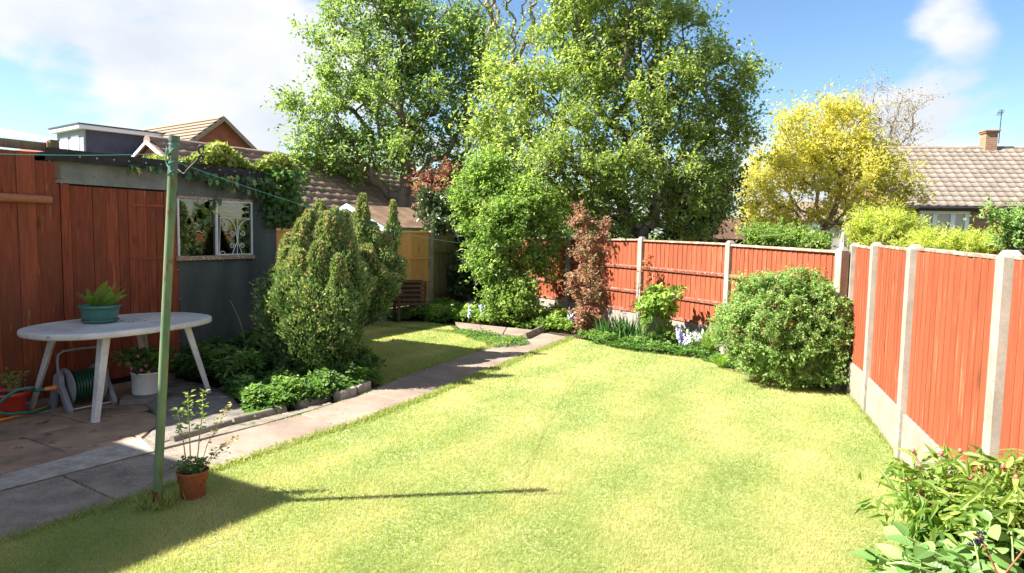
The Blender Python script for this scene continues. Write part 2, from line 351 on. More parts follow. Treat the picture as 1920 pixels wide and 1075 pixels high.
M['bark_mid'] = mat_rough('grey_bark', (0.14, 0.115, 0.09), (0.28, 0.24, 0.20), 9, 50, 0.9, 0.8, 0.02, rnd=False, stretch=(1, 1, 0.4))
M['bark_pale'] = mat_rough('pale_bark', (0.22, 0.17, 0.12), (0.38, 0.31, 0.23), 9, 50, 0.9, 0.6, 0.02, rnd=False, stretch=(1, 1, 0.4))
M['stem_green'] = mat_plain('green_stem', (0.16, 0.26, 0.07), 0.6)
M['stem_red'] = mat_plain('red_stem', (0.22, 0.055, 0.03), 0.5)
M['stem_dead'] = mat_plain('dry_stem', (0.42, 0.32, 0.18), 0.8)
def mat_glass(name, refl=0.22, tint=(0.7, 0.75, 0.72)):
    t = NT(name); fr = t.n('Fresnel'); fr.inputs[0].default_value = 1.5
    f = t.math('ADD', fr.outputs[0], refl)
    tr = t.n('BsdfTransparent'); tr.inputs[0].default_value = (*tint, 1)
    gl = t.n('BsdfGlossy'); gl.inputs['Roughness'].default_value = 0.015
    v = t.coord(); t.link(t.bump(t.noise(v, 3, 2), 0.06, 0.02), gl.inputs['Normal'])
    ms = t.n('MixShader'); t.link(f, ms.inputs[0]); t.link(tr.outputs[0], ms.inputs[1]); t.link(gl.outputs[0], ms.inputs[2]); t.link(ms.outputs[0], t.out.inputs[0]); return t.m
M['glass'] = mat_glass('window_glass', 0.06, (0.55, 0.58, 0.55))
M['pane_dull'] = mat_plain('curtained_pane', (0.42, 0.38, 0.35), 0.15, spec=0.8)


# ------------------------------------------------------------------ helpers: foliage
def unit(a): return a / np.maximum(np.linalg.norm(a, axis=-1, keepdims=True), 1e-9)
def raw_mesh(name, verts, tris, mat, v=None, smooth=True):
    me = bpy.data.meshes.new(name); nv = len(verts); nf = len(tris)
    me.vertices.add(nv); me.vertices.foreach_set('co', np.ascontiguousarray(verts, dtype=np.float32).ravel())
    k = tris.shape[1]; me.loops.add(nf * k); me.loops.foreach_set('vertex_index', np.ascontiguousarray(tris, dtype=np.int32).ravel())
    me.polygons.add(nf); me.polygons.foreach_set('loop_start', np.arange(0, nf * k, k, dtype=np.int32))
    me.polygons.foreach_set('use_smooth', np.full(nf, smooth))
    me.update(calc_edges=True)
    if v is not None:
        a = me.attributes.new('v', 'FLOAT', 'POINT'); a.data.foreach_set('value', np.ascontiguousarray(v, dtype=np.float32))
    me.materials.append(mat); return me
def leaves(name, c, d, nr, L, W, v, mat, parent=None, fold=0.18, droop=0.15):
    N = len(c); L = np.broadcast_to(L, N)[:, None]; W = np.broadcast_to(W, N)[:, None]
    d = unit(d); s = unit(np.cross(d, nr)); n = np.cross(s, d)
    p0 = c; p2 = c + d * L - n * L * droop
    mid = c + d * L * 0.42
    p1 = mid + s * W * 0.5 + n * W * fold; p3 = mid - s * W * 0.5 + n * W * fold
    V = np.stack([p0, p1, p2, p3], 1).reshape(-1, 3)
    b = (np.arange(N) * 4)[:, None]
    F = np.concatenate([b + np.array([[0, 1, 2]]), b + np.array([[0, 2, 3]])], 0)
    return obj(name, raw_mesh(name, V, F, mat, np.repeat(v, 4), smooth=False), parent)
def rnd_unit(n): return unit(rng.normal(size=(n, 3)))
def lobe(px, py, dist, rx, ry, rd=None):           # an ellipsoid measured in the photograph, given its distance
    c = AT(px, py, dist); k = dist / FPX
    return (np.array(c), np.array([rx * k, (rd if rd is not None else rx * k), ry * k]))
def sample(lobes, n, power=0.45):
    w = np.array([np.prod(r) ** 0.8 for _, r in lobes]); w /= w.sum()
    k = rng.choice(len(lobes), n, p=w); C = np.array([l[0] for l in lobes])[k]; R = np.array([l[1] for l in lobes])[k]
    return C + rnd_unit(n) * (rng.random(n) ** power)[:, None] * R
def skeleton(base, crown0, pts, mixw=0.3, wiggle=0.06):
    base = np.array(base, float); crown0 = np.array(crown0, float)
    K = 5; P = [base + (crown0 - base) * t + (rng.normal(size=3) * wiggle * (0 < t < 1)) for t in np.linspace(0, 1, K)]
    par = [-1] + list(range(K - 1)); plen = [0.0]
    for i in range(1, K): plen.append(plen[-1] + np.linalg.norm(P[i] - P[i - 1]))
    order = np.argsort(np.linalg.norm(pts - crown0, axis=1))
    A = np.zeros((len(pts) * 2 + K, 3)); PL = np.zeros(len(A)); A[:K] = P; PL[:K] = plen; n = K
    for q in pts[order]:
        dist = np.linalg.norm(A[:n] - q, axis=1); cost = dist + mixw * PL[:n]; cost[:2] += 9
        j = int(np.argmin(cost)); dj = dist[j]; m = (A[j] + q) / 2 + rng.normal(size=3) * dj * 0.09
        m[2] += dj * 0.05
        A[n] = m; PL[n] = PL[j] + dj / 2; par.append(j); n += 1
        A[n] = q; PL[n] = PL[j] + dj; par.append(n - 1); n += 1
    A = A[:n]; par = np.array(par); cnt = np.ones(n)
    for i in range(n - 1, 0, -1): cnt[par[i]] += cnt[i]
    return A, par, cnt
def tubes_mesh(name, A, par, rad, mat, minr=0.0, parent=None):
    V = []; F = []; b = 0
    idx = [i for i in range(len(A)) if par[i] >= 0 and rad[i] >= minr]
    for i in idx:
        p, q = A[par[i]], A[i]; r0 = rad[par[i]] if par[par[i]] >= 0 else rad[par[i]] * 1.25; r1 = rad[i]
        if r0 > r1 * 1.7: r0 = r1 * 1.5
        n = 8 if r1 > 0.03 else (5 if r1 > 0.012 else 3)
        t = q - p; t = t / max(np.linalg.norm(t), 1e-9); u = np.cross(t, [0.3, 0.5, 0.81]); u /= np.linalg.norm(u); w = np.cross(t, u)
        a = np.arange(n) * 2 * np.pi / n; ring = np.cos(a)[:, None] * u + np.sin(a)[:, None] * w
        V.append(p + ring * r0); V.append(q + t * r1 * 0.3 + ring * r1)
        k = np.arange(n); k2 = (k + 1) % n
        F.append(np.stack([b + k, b + k2, b + n + k2, b + n + k], 1)); b += 2 * n
    return obj(name, raw_mesh(name, np.concatenate(V), np.concatenate(F), mat), parent)
def grow_leaves(A, par, cnt, lobes, n, L, W, spread, maxcnt=6, up=0.5, outw=0.4, cl=None, hang=0.0, tipv=False):
    e = np.array([i for i in range(1, len(A)) if cnt[i] <= maxcnt and par[i] >= 0])
    seg = np.linalg.norm(A[e] - A[par[e]], axis=1); w = seg + 0.05
    # twigs off the thin branches, leaves along the twigs
    nt = max(1, n // 9); k = rng.choice(len(e), nt, p=w / w.sum()); f = rng.random(nt)[:, None]
    P = A[par[e[k]]] * (1 - f) + A[e[k]] * f
    bd = unit(A[e[k]] - A[par[e[k]]]); td = unit(bd * 0.5 + rnd_unit(nt) * 0.9 + np.array([0, 0, 0.35 - hang]))
    tl = spread * (0.5 + rng.random(nt))[:, None] * 1.6
    j = rng.integers(0, nt, n); s = rng.random(n)[:, None]
    c = P[j] + td[j] * tl[j] * s + rng.normal(size=(n, 3)) * spread * 0.16
    cen = A[5 if len(A) > 5 else 0]
    d = unit(td[j] * 0.6 + rnd_unit(n) * 0.8 + np.array([0, 0, -0.15 - hang]))
    out = unit(c - np.array(cen))
    nr = unit(rnd_unit(n) * 0.75 + out * outw + np.array([0, 0, up]) - np.array([0.25, 0.1, 0]) * 0.5)
    sz = 0.55 + 0.8 * rng.random(n)
    v = np.clip(rng.normal(0.45, 0.16, n) + (rng.normal(0, 0.2, nt))[j] + (0.18 * s[:, 0] if tipv else 0), 0, 1)
    twigs = (P, P + td * tl * 0.9)
    return c, d, nr, L * sz, W * sz, v, twigs
def twig_mesh(name, tw, mat, r=0.004, parent=None, every=1):
    P, Q = tw[0][::every], tw[1][::every]; n = len(P); t = unit(Q - P); u = unit(np.cross(t, [0.3, 0.5, 0.81])); w = np.cross(t, u)
    V = np.stack([P + u * r, P - u * r * .5 + w * r, P - u * r * .5 - w * r, Q], 1).reshape(-1, 3); b = (np.arange(n) * 4)[:, None]
    F = np.concatenate([b + np.array([[0, 1, 3]]), b + np.array([[1, 2, 3]]), b + np.array([[2, 0, 3]])])
    o = obj(name, raw_mesh(name, V, F, mat), parent); return o
def tree(name, label, cat, base, crown0, lobes, nn, nl, L, W, lmat, bmat, r0=0.16, spread=0.22, group=None, mixw=0.3, power=0.5, maxcnt=7, up=0.5, hang=0.0, minr=0.0, rexp=0.5, rmin=0.004, tipv=False, trunkname='trunk', twig_every=2, wiggle=0.06, extra=None):
    t = thing(name, label, cat, tuple(base), group)
    A, par, cnt = skeleton(base, crown0, sample(lobes, nn, power), mixw, wiggle)
    rad = np.maximum(r0 * (cnt / cnt[0]) ** rexp, rmin)
    tubes_mesh(trunkname, A, par, rad, bmat, minr, t)
    c, d, nr, LL, WW, v, tw = grow_leaves(A, par, cnt, lobes, nl, L, W, spread, maxcnt, up, hang=hang, tipv=tipv)
    if twig_every: tag(twig_mesh('twigs', tw, bmat, rmin * 0.8, t, twig_every), kind='stuff')
    tag(leaves('crown' if trunkname == 'trunk' else 'foliage', c, d, nr, LL, WW, v, lmat, t), kind='stuff')
    return t
def in_poly(x, y, poly):
    inside = np.zeros(len(x), bool); n = len(poly); j = n - 1
    for i in range(n):
        xi, yi = poly[i][0], poly[i][1]; xj, yj = poly[j][0], poly[j][1]
        c = ((yi > y) != (yj > y)) & (x < (xj - xi) * (y - yi) / (yj - yi + 1e-12) + xi); inside ^= c; j = i
    return inside
def scatter(poly, n):
    P = np.array([(p[0], p[1]) for p in poly]); lo, hi = P.min(0), P.max(0); out = np.zeros((0, 2))
    while len(out) < n:
        q = lo + rng.random((n * 2, 2)) * (hi - lo); out = np.concatenate([out, q[in_poly(q[:, 0], q[:, 1], P)]])
    return out[:n]
def leaf_unit(name, mat, L=1.0, W=0.5, shape='ovate', fold=0.12, droop=0.25, teeth=0.0):   # one leaf, base at the origin, pointing +Y, up +Z
    if shape == 'ivy':
        ol = [(0.0, 0.0), (0.16, -0.10), (0.48, 0.06), (0.30, 0.34), (0.52, 0.62), (0.17, 0.66), (0.0, 1.0)]
    elif shape == 'lance':
        ol = [(0.0, 0.0), (0.24, 0.18), (0.46, 0.42), (0.36, 0.68), (0.15, 0.88), (0.0, 1.0)]
    elif shape == 'maple':
        ol = [(0.0, 0.0), (0.25, 0.0), (0.5, 0.22), (0.36, 0.42), (0.46, 0.72), (0.2, 0.7), (0.0, 1.0)]
    else:
        ol = [(0.0, 0.0), (0.30, 0.10), (0.48, 0.34), (0.45, 0.56), (0.27, 0.80), (0.10, 0.93), (0.0, 1.0)]
    V = []; F = []
    mids = [(0, y) for (x, y) in ol]
    for (x, y) in ol:
        z = -droop * y * y * L
        V.append((0, y * L, z))
    m = len(ol)
    for sgn in (1, -1):
        b = len(V)
        for (x, y) in ol: V.append((sgn * x * W, y * L, -droop * y * y * L + abs(x) * W * fold * 2))
        for i in range(m - 1):
            q = [i, b + i, b + i + 1, i + 1]
            if i == 0: q = [0, b + 1, 1]
            elif i == m - 2: q = [i, b + i, m - 1]
            F.append(tuple(q) if sgn > 0 else tuple(q[::-1]))
    me = bpy.data.meshes.new(name); me.from_pydata(V, [], F); me.polygons.foreach_set('use_smooth', [True] * len(F)); me.materials.append(mat); me.update(); return me
def basis(p, d, n, s=1.0, roll=0):
    d = Vector(d).normalized(); n = Vector(n); x = d.cross(n)
    if x.length < 1e-4: x = d.orthogonal()
    x.normalize(); z = x.cross(d)
    m = Matrix((x, d, z)).transposed().to_4x4()
    return Matrix.Translation(Vector(p)) @ m @ Matrix.Rotation(roll, 4, 'Y') @ Matrix.Diagonal((s, s, s, 1))

def mat_sheet():
    t = NT('clear_corrugated_sheet'); d = t.n('BsdfDiffuse'); d.inputs[0].default_value = (.7, .72, .74, 1); r = t.n('BsdfTranslucent'); r.inputs[0].default_value = (.8, .83, .86, 1)
    m = t.n('MixShader'); m.inputs[0].default_value = 0.65; t.link(d.outputs[0], m.inputs[1]); t.link(r.outputs[0], m.inputs[2]); t.link(m.outputs[0], t.out.inputs[0]); return t.m
M['clear_sheet'] = mat_sheet()
ML = {}
ML['tree_a'] = mat_leaf('fresh_green_leaf', [(0, (0.10, 0.18, 0.05)), (0.5, (0.23, 0.33, 0.10)), (1, (0.48, 0.54, 0.24))], 0.64, clump=0.1)
ML['tree_b'] = mat_leaf('spring_green_leaf', [(0, (0.13, 0.20, 0.05)), (0.5, (0.30, 0.38, 0.105)), (1, (0.56, 0.59, 0.25))], 0.64, clump=0.1)
ML['haz'] = mat_leaf('bright_green_leaf', [(0, (0.11, 0.20, 0.045)), (0.5, (0.25, 0.37, 0.09)), (1, (0.48, 0.56, 0.22))], 0.62, clump=0.1)
ML['dark'] = mat_leaf('dark_evergreen_leaf', [(0, (0.022, 0.05, 0.02)), (0.5, (0.075, 0.125, 0.05)), (0.8, (0.20, 0.26, 0.12)), (1, (0.46, 0.50, 0.32))], 0.25, rough=0.3, spec=0.5)
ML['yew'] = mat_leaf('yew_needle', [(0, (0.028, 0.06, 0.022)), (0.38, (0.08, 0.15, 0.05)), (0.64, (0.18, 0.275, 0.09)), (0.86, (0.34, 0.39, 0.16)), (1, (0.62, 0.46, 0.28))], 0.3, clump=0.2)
ML['yew2'] = ML['yew']
ML['red'] = mat_leaf('bronze_red_leaf', [(0, (0.10, 0.10, 0.045)), (0.3, (0.22, 0.085, 0.075)), (0.45, (0.24, 0.27, 0.12)), (0.6, (0.42, 0.30, 0.21)), (0.8, (0.46, 0.15, 0.15)), (1, (0.60, 0.26, 0.24))], 0.45, clump=0.1)
ML['photinia'] = mat_leaf('coppery_leaf', [(0, (0.16, 0.05, 0.04)), (0.5, (0.36, 0.13, 0.10)), (1, (0.50, 0.28, 0.22))], 0.35)
ML['yellow'] = mat_leaf('yellow_leaf', [(0, (0.40, 0.42, 0.08)), (0.5, (0.60, 0.53, 0.12)), (1, (0.78, 0.68, 0.26))], 0.6, clump=0.1)
ML['lime'] = mat_leaf('lime_leaf', [(0, (0.24, 0.32, 0.05)), (0.5, (0.54, 0.58, 0.12)), (1, (0.72, 0.70, 0.22))], 0.55, clump=0.15)
ML['bush'] = mat_leaf('small_glossy_leaf', [(0, (0.34, 0.24, 0.14)), (0.12, (0.13, 0.19, 0.06)), (0.5, (0.26, 0.42, 0.13)), (1, (0.48, 0.60, 0.27))], 0.55, rough=0.6, spec=0.2, clump=0.1)
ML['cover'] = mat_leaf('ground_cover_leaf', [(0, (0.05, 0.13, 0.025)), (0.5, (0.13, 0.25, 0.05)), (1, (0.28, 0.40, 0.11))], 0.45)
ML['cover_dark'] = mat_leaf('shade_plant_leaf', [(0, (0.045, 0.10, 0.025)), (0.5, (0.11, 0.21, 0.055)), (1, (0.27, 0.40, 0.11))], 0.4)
ML['grass'] = mat_leaf('grass_blade', [(0, (0.24, 0.32, 0.09)), (0.4, (0.38, 0.44, 0.155)), (0.7, (0.52, 0.51, 0.235)), (1, (0.68, 0.60, 0.36))], 0.6, tcol=1.05, rough=0.7, spec=0.15, clump=0.0)
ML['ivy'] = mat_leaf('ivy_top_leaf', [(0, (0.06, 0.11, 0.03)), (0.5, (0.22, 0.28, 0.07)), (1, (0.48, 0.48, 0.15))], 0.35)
ML['fern'] = mat_leaf('fern_leaf', [(0, (0.07, 0.16, 0.02)), (1, (0.22, 0.34, 0.06))], 0.45)
ML['iris'] = mat_leaf('iris_leaf', [(0, (0.04, 0.12, 0.03)), (1, (0.14, 0.26, 0.07))], 0.3)
ML['hyd'] = mat_leafobj('broad_leaf', [(0, (0.10, 0.20, 0.05)), (0.5, (0.20, 0.33, 0.10)), (1, (0.36, 0.47, 0.18))])
ML['peony'] = mat_leafobj('lance_leaf', [(0, (0.10, 0.19, 0.03)), (0.6, (0.24, 0.31, 0.065)), (1, (0.40, 0.42, 0.13))])
ML['ivyobj'] = mat_leafobj('ivy_leaf', [(0, (0.025, 0.06, 0.028)), (0.6, (0.065, 0.13, 0.045)), (0.93, (0.2, 0.30, 0.09)), (1, (0.55, 0.36, 0.04))], 0.2, 0.3)
ML['bright_leaf'] = mat_leafobj('light_green_leaf', [(0, (0.10, 0.20, 0.03)), (1, (0.27, 0.38, 0.08))])
M['blue_flower'] = mat_plain('bluebell_petals', (0.36, 0.34, 0.72), 0.6, dirt=(0.6, 0.6, 0.85))
M['pale_flower'] = mat_plain('pale_petals', (0.78, 0.72, 0.85), 0.6, dirt=(0.85, 0.85, 0.9))
M['white_flower'] = mat_plain('white_petals', (0.85, 0.86, 0.84), 0.6, dirt=(0.7, 0.7, 0.65), amt=0.2)
M['pink_flower'] = mat_plain('pink_petals', (0.75, 0.22, 0.42), 0.6)
M['bud'] = mat_plain('pink_bud', (0.50, 0.10, 0.10), 0.5, dirt=(0.35, 0.3, 0.08))
M['berry'] = mat_plain('dark_berry', (0.025, 0.015, 0.04), 0.3)


# ================================================================== SETTING: ground, lawn, paving
def xy(p): return (p.x, p.y)
def gp(lst): return [xy(G(*p)) for p in lst]
MB().box((0, 400, -0.30), (2400, 2000, 0.5)).build('ground', M['soil'])
bpy.data.objects['ground']['kind'] = 'structure'
def far_ground():
    t = NT('far_grass_ground'); v = t.coord(); c = t.ramp(t.noise(v, 0.3, 6), [(0.3, (0.05, 0.09, 0.02)), (0.7, (0.12, 0.15, 0.04))])
    m = t.surf(c, 0.95); mb = MB(); mb.box((0, 400, -0.025), (1200, 760, 0.01)); o = mb.build('far_grassland', m); tag(o, kind='structure')
    o.data.materials[0] = m
far_ground()
WD = Vector((0.59, 1.0, 0)).normalized(); WN = Vector((WD.y, -WD.x, 0)); W0 = Vector((-3.94, 6.87, 0))
def frame(xa, ya, o): return Matrix(((xa.x, ya.x, 0, o.x), (xa.y, ya.y, 0, o.y), (0, 0, 1, o.z), (0, 0, 0, 1)))
MW = frame(WN, WD, W0)                                       # local x = out of the wall, y = along it
def WU(px, py, off=0.0):
    p = HIT(px, py, W0 + WN * off, WN); return ((p - W0).dot(WD), p.z)

garden_soil = [(-9, -4), (3.0, -4), (2.9, 3.3), (3.7, 7.2), (1.1, 13.0), (-0.4, 15.4), (-4.4, 8.6), (-9, 1)]
tag(MB().prism(garden_soil, -0.03, -0.008).build('garden_soil', M['soil']), kind='structure')

def mat_lawn():
    t = NT('lawn_turf'); v = t.coord(); a = t.noise(v, 1.1, 5, 0.6); b = t.noise(v, 40, 5, 0.75); e = t.noise(v, 6, 5, 0.7)
    c = t.ramp(t.mix(0.35, a, e), [(0.36, (0.22, 0.28, 0.09)), (0.52, (0.34, 0.38, 0.15)), (0.66, (0.48, 0.44, 0.24))])
    c = t.mix(t.ramp(b, [(0.35, g(0.7)), (0.6, g(0))]), c, t.mix(1.0, c, g(0.35), 'MULTIPLY'))
    return t.surf(c, 0.9, t.bump(b, 0.8, 0.015), spec=0.1)
M['lawn'] = mat_lawn()
L_near = G(0, 1018); ldir = (Vector((G(400, 882) - L_near))).normalized()
R_path = [L_near - ldir * 7, L_near, G(200, 953), G(400, 883), G(560, 829), G(666, 795), G(800, 745), G(930, 691), G(1072, 634)]
lawn_main = [xy(p) for p in R_path] + gp([(1110, 640), (1180, 655), (1250, 663), (1310, 670), (1380, 692), (1450, 706), (1540, 726), (1591, 738), (1625, 779), (1692, 863), (1849, 1059)]) + [(2.05, 1.8), (1.3, -4)]
lawn_small = gp([(640, 640), (655, 606), (722, 603), (800, 603), (845, 612), (868, 622), (982, 638), (1004, 629), (880, 664), (779, 697), (712, 722), (690, 712), (655, 690)])
tag(MB().prism(lawn_main, -0.02, 0.0).build('lawn', M['lawn']), kind='structure')
tag(MB().prism(lawn_small, -0.02, 0.0).build('side_lawn', M['lawn']), kind='structure')

def clip(sub, quad):                                        # polygon clipping
    out = sub; n = len(quad)
    for i in range(n):
        a, b = quad[i], quad[(i + 1) % n]; inp, out = out, []
        ins = lambda p: (b[0] - a[0]) * (p[1] - a[1]) - (b[1] - a[1]) * (p[0] - a[0]) >= 0
        for k in range(len(inp)):
            p, q = inp[k], inp[(k + 1) % len(inp)]
            if ins(p) != ins(q):
                dx, dy = q[0] - p[0], q[1] - p[1]; den = (b[0] - a[0]) * dy - (b[1] - a[1]) * dx
                t = ((b[1] - a[1]) * (p[0] - a[0]) - (b[0] - a[0]) * (p[1] - a[1])) / den
                X = (p[0] + dx * t, p[1] + dy * t)
                if ins(p): out += [p, X] if not out or out[-1] != p else [X]
                else: out += [X]
            if ins(q): out.append(q)
        if not out: return []
    o2 = []
    for p in out:
        if not o2 or math.dist(p, o2[-1]) > 0.004: o2.append(p)
    if len(o2) > 2 and math.dist(o2[0], o2[-1]) < 0.004: o2.pop()
    return o2
def slab(name, pts, z1, mat, parent, inset=0.006, bevel=0.006, z0=-0.04, tilt=0.003):
    cx = sum(p[0] for p in pts) / len(pts); cy = sum(p[1] for p in pts) / len(pts)
    q = []
    for p in pts:
        d = math.dist(p, (cx, cy)); k = (d - inset) / d; q.append((cx + (p[0] - cx) * k, cy + (p[1] - cy) * k))
    o = MB().prism(q, z0, z1 + random.uniform(-tilt, tilt)).build(name, mat, parent, bevel=bevel); return o
# path of concrete slabs
path = thing('garden_path', None, None, (-1.0, 7.0, 0), kind='structure')
ed = (G(284, 852) - G(0, 925)).normalized()
L_path = [G(0, 925) - ed * 7, G(0, 925), G(284, 852), G(489, 801), G(623, 762), G(688, 738), G(779, 697), G(880, 660), G(1010, 622)]
def polyat(P, s):
    for a, b in zip(P[:-1], P[1:]):
        l = (b - a).length
        if s <= l: return a + (b - a) * (s / l)
        s -= l
    return P[-1]
def plen(P): return sum((b - a).length for a, b in zip(P[:-1], P[1:]))
nl_, nr_ = plen(L_path), plen(R_path)
lj = (L_path[0] - L_path[0]).length
s_seam = 7 + (G(120, 896) - G(0, 925)).length; s_seam_r = 7 + (G(212, 940) - L_near).length
k0 = -8
for k in range(k0, 9):
    a, b = s_seam + k * 0.92, s_seam + (k + 1) * 0.92; ar, br = s_seam_r + k * 0.915, s_seam_r + (k + 1) * 0.915
    if a < 0 or ar < 0: continue
    a, b, ar, br = min(a, nl_), min(b, nl_), min(ar, nr_), min(br, nr_)
    if b - a < 0.1 or br - ar < 0.1: break
    pts = [xy(polyat(L_path, a)), xy(polyat(R_path, ar)), xy(polyat(R_path, br)), xy(polyat(L_path, b))]
    slab('paving_slab', pts, 0.014, M['slab_grey'] if k < 1 else M['path'], path, inset=0.007)
k += 0
tail = [xy(polyat(L_path, min(b, nl_))), xy(polyat(R_path, min(br, nr_))), xy(R_path[-1]), xy(L_path[-1])]
# patio
patio = thing('patio', None, None, (-4.0, 5.5, 0), kind='structure')
tag(MB().prism([xy(p) for p in L_path] + [xy(p) for p in R_path[::-1]], -0.05, -0.004).build('path_bed', M['fillet']), kind='structure')
F0 = G(0, 899); fd = (G(264, 824) - F0).normalized()
patio_poly = [xy(F0 - fd * 6), xy(F0), xy(G(268, 824)), xy(G(305, 792)), xy(G(255, 745)), xy(G(330, 712)), xy(G(330, 700))]
wl = W0 + WN * 0.02
patio_poly += [xy(wl + WD * 0.6), xy(wl - WD * 8)]
cnt_ = 0
for i in range(-10, 3):
    for j in range(0, 9):
        o = W0 + WD * (i * 0.92 + 0.38 + (0.46 if j % 2 else 0)) + WN * (j * 0.61 - 0.02)
        q = [xy(o), xy(o + WN * 0.61), xy(o + WN * 0.61 + WD * 0.92), xy(o + WD * 0.92)]
        c_ = clip(patio_poly, q)
        if len(c_) < 3: continue
        ar_ = abs(sum(c_[k][0] * c_[(k + 1) % len(c_)][1] - c_[(k + 1) % len(c_)][0] * c_[k][1] for k in range(len(c_)))) / 2
        if ar_ < 0.01: continue
        slab('paving_slab', c_, 0.016, M['slab_warm'], patio, inset=0.008, tilt=0.004)
tag(MB().prism(patio_poly, -0.05, -0.002).build('patio_bed', M['soil']), kind='structure')
patch = gp([(256, 745), (330, 713), (398, 728), (436, 748), (472, 789), (330, 828), (300, 838), (270, 826), (306, 792)])
slab('concrete_patch', patch, 0.024, M['asphalt'], patio, inset=0.0, bevel=0.012)
slab('mortar_strip', [xy(F0 - fd * 6), xy(L_path[0]), xy(G(0, 925)), xy(G(287, 851)), xy(G(262, 825)), xy(F0)], 0.022, M['fillet'], patio, inset=0.002, bevel=0.008)
slab('mortar_strip', gp([(287, 851), (310, 843), (489, 800), (623, 761), (618, 757), (478, 791), (318, 831), (268, 826)]), 0.018, M['kerb'], patio, inset=0.0, bevel=0.004)
# rounded edgings along the bed, two blocks, far paving strip
def edging(a, b, r, h, label):
    a, b = G(*a), G(*b); d = (b - a); L = d.length; d.normalize(); n = Vector((-d.y, d.x, 0)); mb = MB(); pr = []
    for k in range(9):
        t = math.pi * k / 8; pr.append((math.cos(t) * r, math.sin(t) * h))
    pr = [(r, -0.05)] + pr + [(-r, -0.05)]; m = len(pr); vs_ = []
    for s in (0, L): vs_ += [a + d * s + n * x + Vector((0, 0, z)) for x, z in pr]
    mb.add(vs_, [(i, i + m, i + 1 + m, i + 1) for i in range(m - 1)], True); mb.add(vs_, [tuple(range(m)), tuple(range(m, 2 * m))[::-1]])
    o = mb.build('edging_stone', M['kerb']); return tag(o, label, 'edging', 'edging stones round the shaded bed')
edging((322, 832), (432, 799), 0.035, 0.06, 'rounded mossy edging stone beside the rough dark concrete patch')
edging((436, 798), (534, 774), 0.035, 0.07, 'long rounded edging stone between leafy bed and path, middle of the row')
edging((560, 768), (615, 747), 0.04, 0.07, 'short reddish rounded edging stone next to the two pale blocks')
def blockstone(pa, pb, label, h=0.085):
    a, b = G(*pa), G(*pb); d = b - a; L = d.length; d.normalize(); n = Vector((-d.y, d.x, 0)); c = (a + b) / 2
    o = MB().box((0, 0, h / 2 - 0.01), (L, 0.10, h + 0.02)).build('edging_block', M['fillet'], bevel=0.008, mtx=Matrix.Translation(c) @ frame(d, n, Vector((0, 0, 0))) @ Matrix.Rotation(random.uniform(-.05, .05), 4, 'X'))
    tag(o, label, 'block', 'pale concrete blocks edging the bed')
blockstone((632, 751), (662, 741), 'pale pitted concrete block edging the bed, nearer of two')
blockstone((665, 739), (688, 729), 'pale concrete block edging the bed, farther of two beside the side lawn')
back_strip = thing('back_paving', None, None, tuple(G(930, 622)), kind='structure')
a_, b_, c_, d_ = G(852, 608), G(1004, 624), G(984, 635), G(868, 620)
for k in range(3):
    f0, f1 = k / 3, (k + 1) / 3
    slab('paving_slab', [xy(a_.lerp(b_, f0)), xy(a_.lerp(b_, f1)), xy(d_.lerp(c_, f1)), xy(d_.lerp(c_, f0))], 0.04, M['path'], back_strip, inset=0.01)
a, b = G(984, 637), G(1018, 621)
edging_o = edging((984, 637), (1020, 620), 0.04, 0.10, 'short edging stone at the corner of the back bed by the path end')
o = G(270, 756); slab_o = MB().box((0, 0, 0), (0.36, 0.26, 0.05)).build('loose_slab', M['asphalt'], bevel=0.008, mtx=Matrix.Translation((o.x, o.y, 0.042)) @ Matrix.Rotation(0.4, 4, 'Z'))
tag(slab_o, 'small loose concrete slab lying under the white pot', 'slab')

# ================================================================== FENCES
def board_mesh(name, w, h, mat, t=0.014):
    hw = w / 2; V = [(-hw, 0, 0), (hw, 0, 0), (hw, -t, 0), (-hw, -t * 0.35, 0)]; V += [(x, y, h) for x, y, _ in V]
    return MBf(name, V, [(0, 1, 2, 3)[::-1][::-1], (4, 7, 6, 5), (3, 2, 6, 7), (1, 0, 4, 5), (2, 1, 5, 6), (0, 3, 7, 4)], mat)
def MBf(name, V, F, mat):
    me = bpy.data.meshes.new(name); me.from_pydata(V, [], F); me.materials.append(mat)
    import bmesh; bm = bmesh.new(); bm.from_mesh(me); bmesh.ops.recalc_face_normals(bm, faces=bm.faces)
    bmesh.ops.bevel(bm, geom=[e for e in bm.edges if abs(e.verts[0].co.z - e.verts[1].co.z) > 0.1], offset=0.0015, segments=1, affect='EDGES'); bm.to_mesh(me); bm.free(); me.update(); return me
def run_boards(fen, a, b, z0, z1a, z1b, pitch, mat, off=0.0, jit=0.006, w=None, th=0.014):
    # boards face the side on the right hand of a->b reversed (towards the garden)
    d = (b - a); L = d.length; d.normalize(); n = Vector((d.y, -d.x, 0)); k = max(1, round(L / pitch)); p = L / k
    me = board_mesh('board', (w or p * 1.14), 1.0, mat, th)
    for i in range(k):
        f = (i + 0.5) / k; c = a + d * (L * f) + n * off; h = z1a + (z1b - z1a) * f - z0 + random.uniform(-jit, jit)
        m = Matrix(((d.x, -n.x, 0, c.x), (d.y, -n.y, 0, c.y), (0, 0, 1, z0), (0, 0, 0, 1))) @ Matrix.Rotation(random.uniform(-0.003, 0.003), 4, 'Y') @ Matrix.Rotation(random.uniform(-0.015, 0.015), 4, 'Z') @ Matrix.Diagonal((1, 1, h, 1))
        obj('board', me, fen, mtx=m)
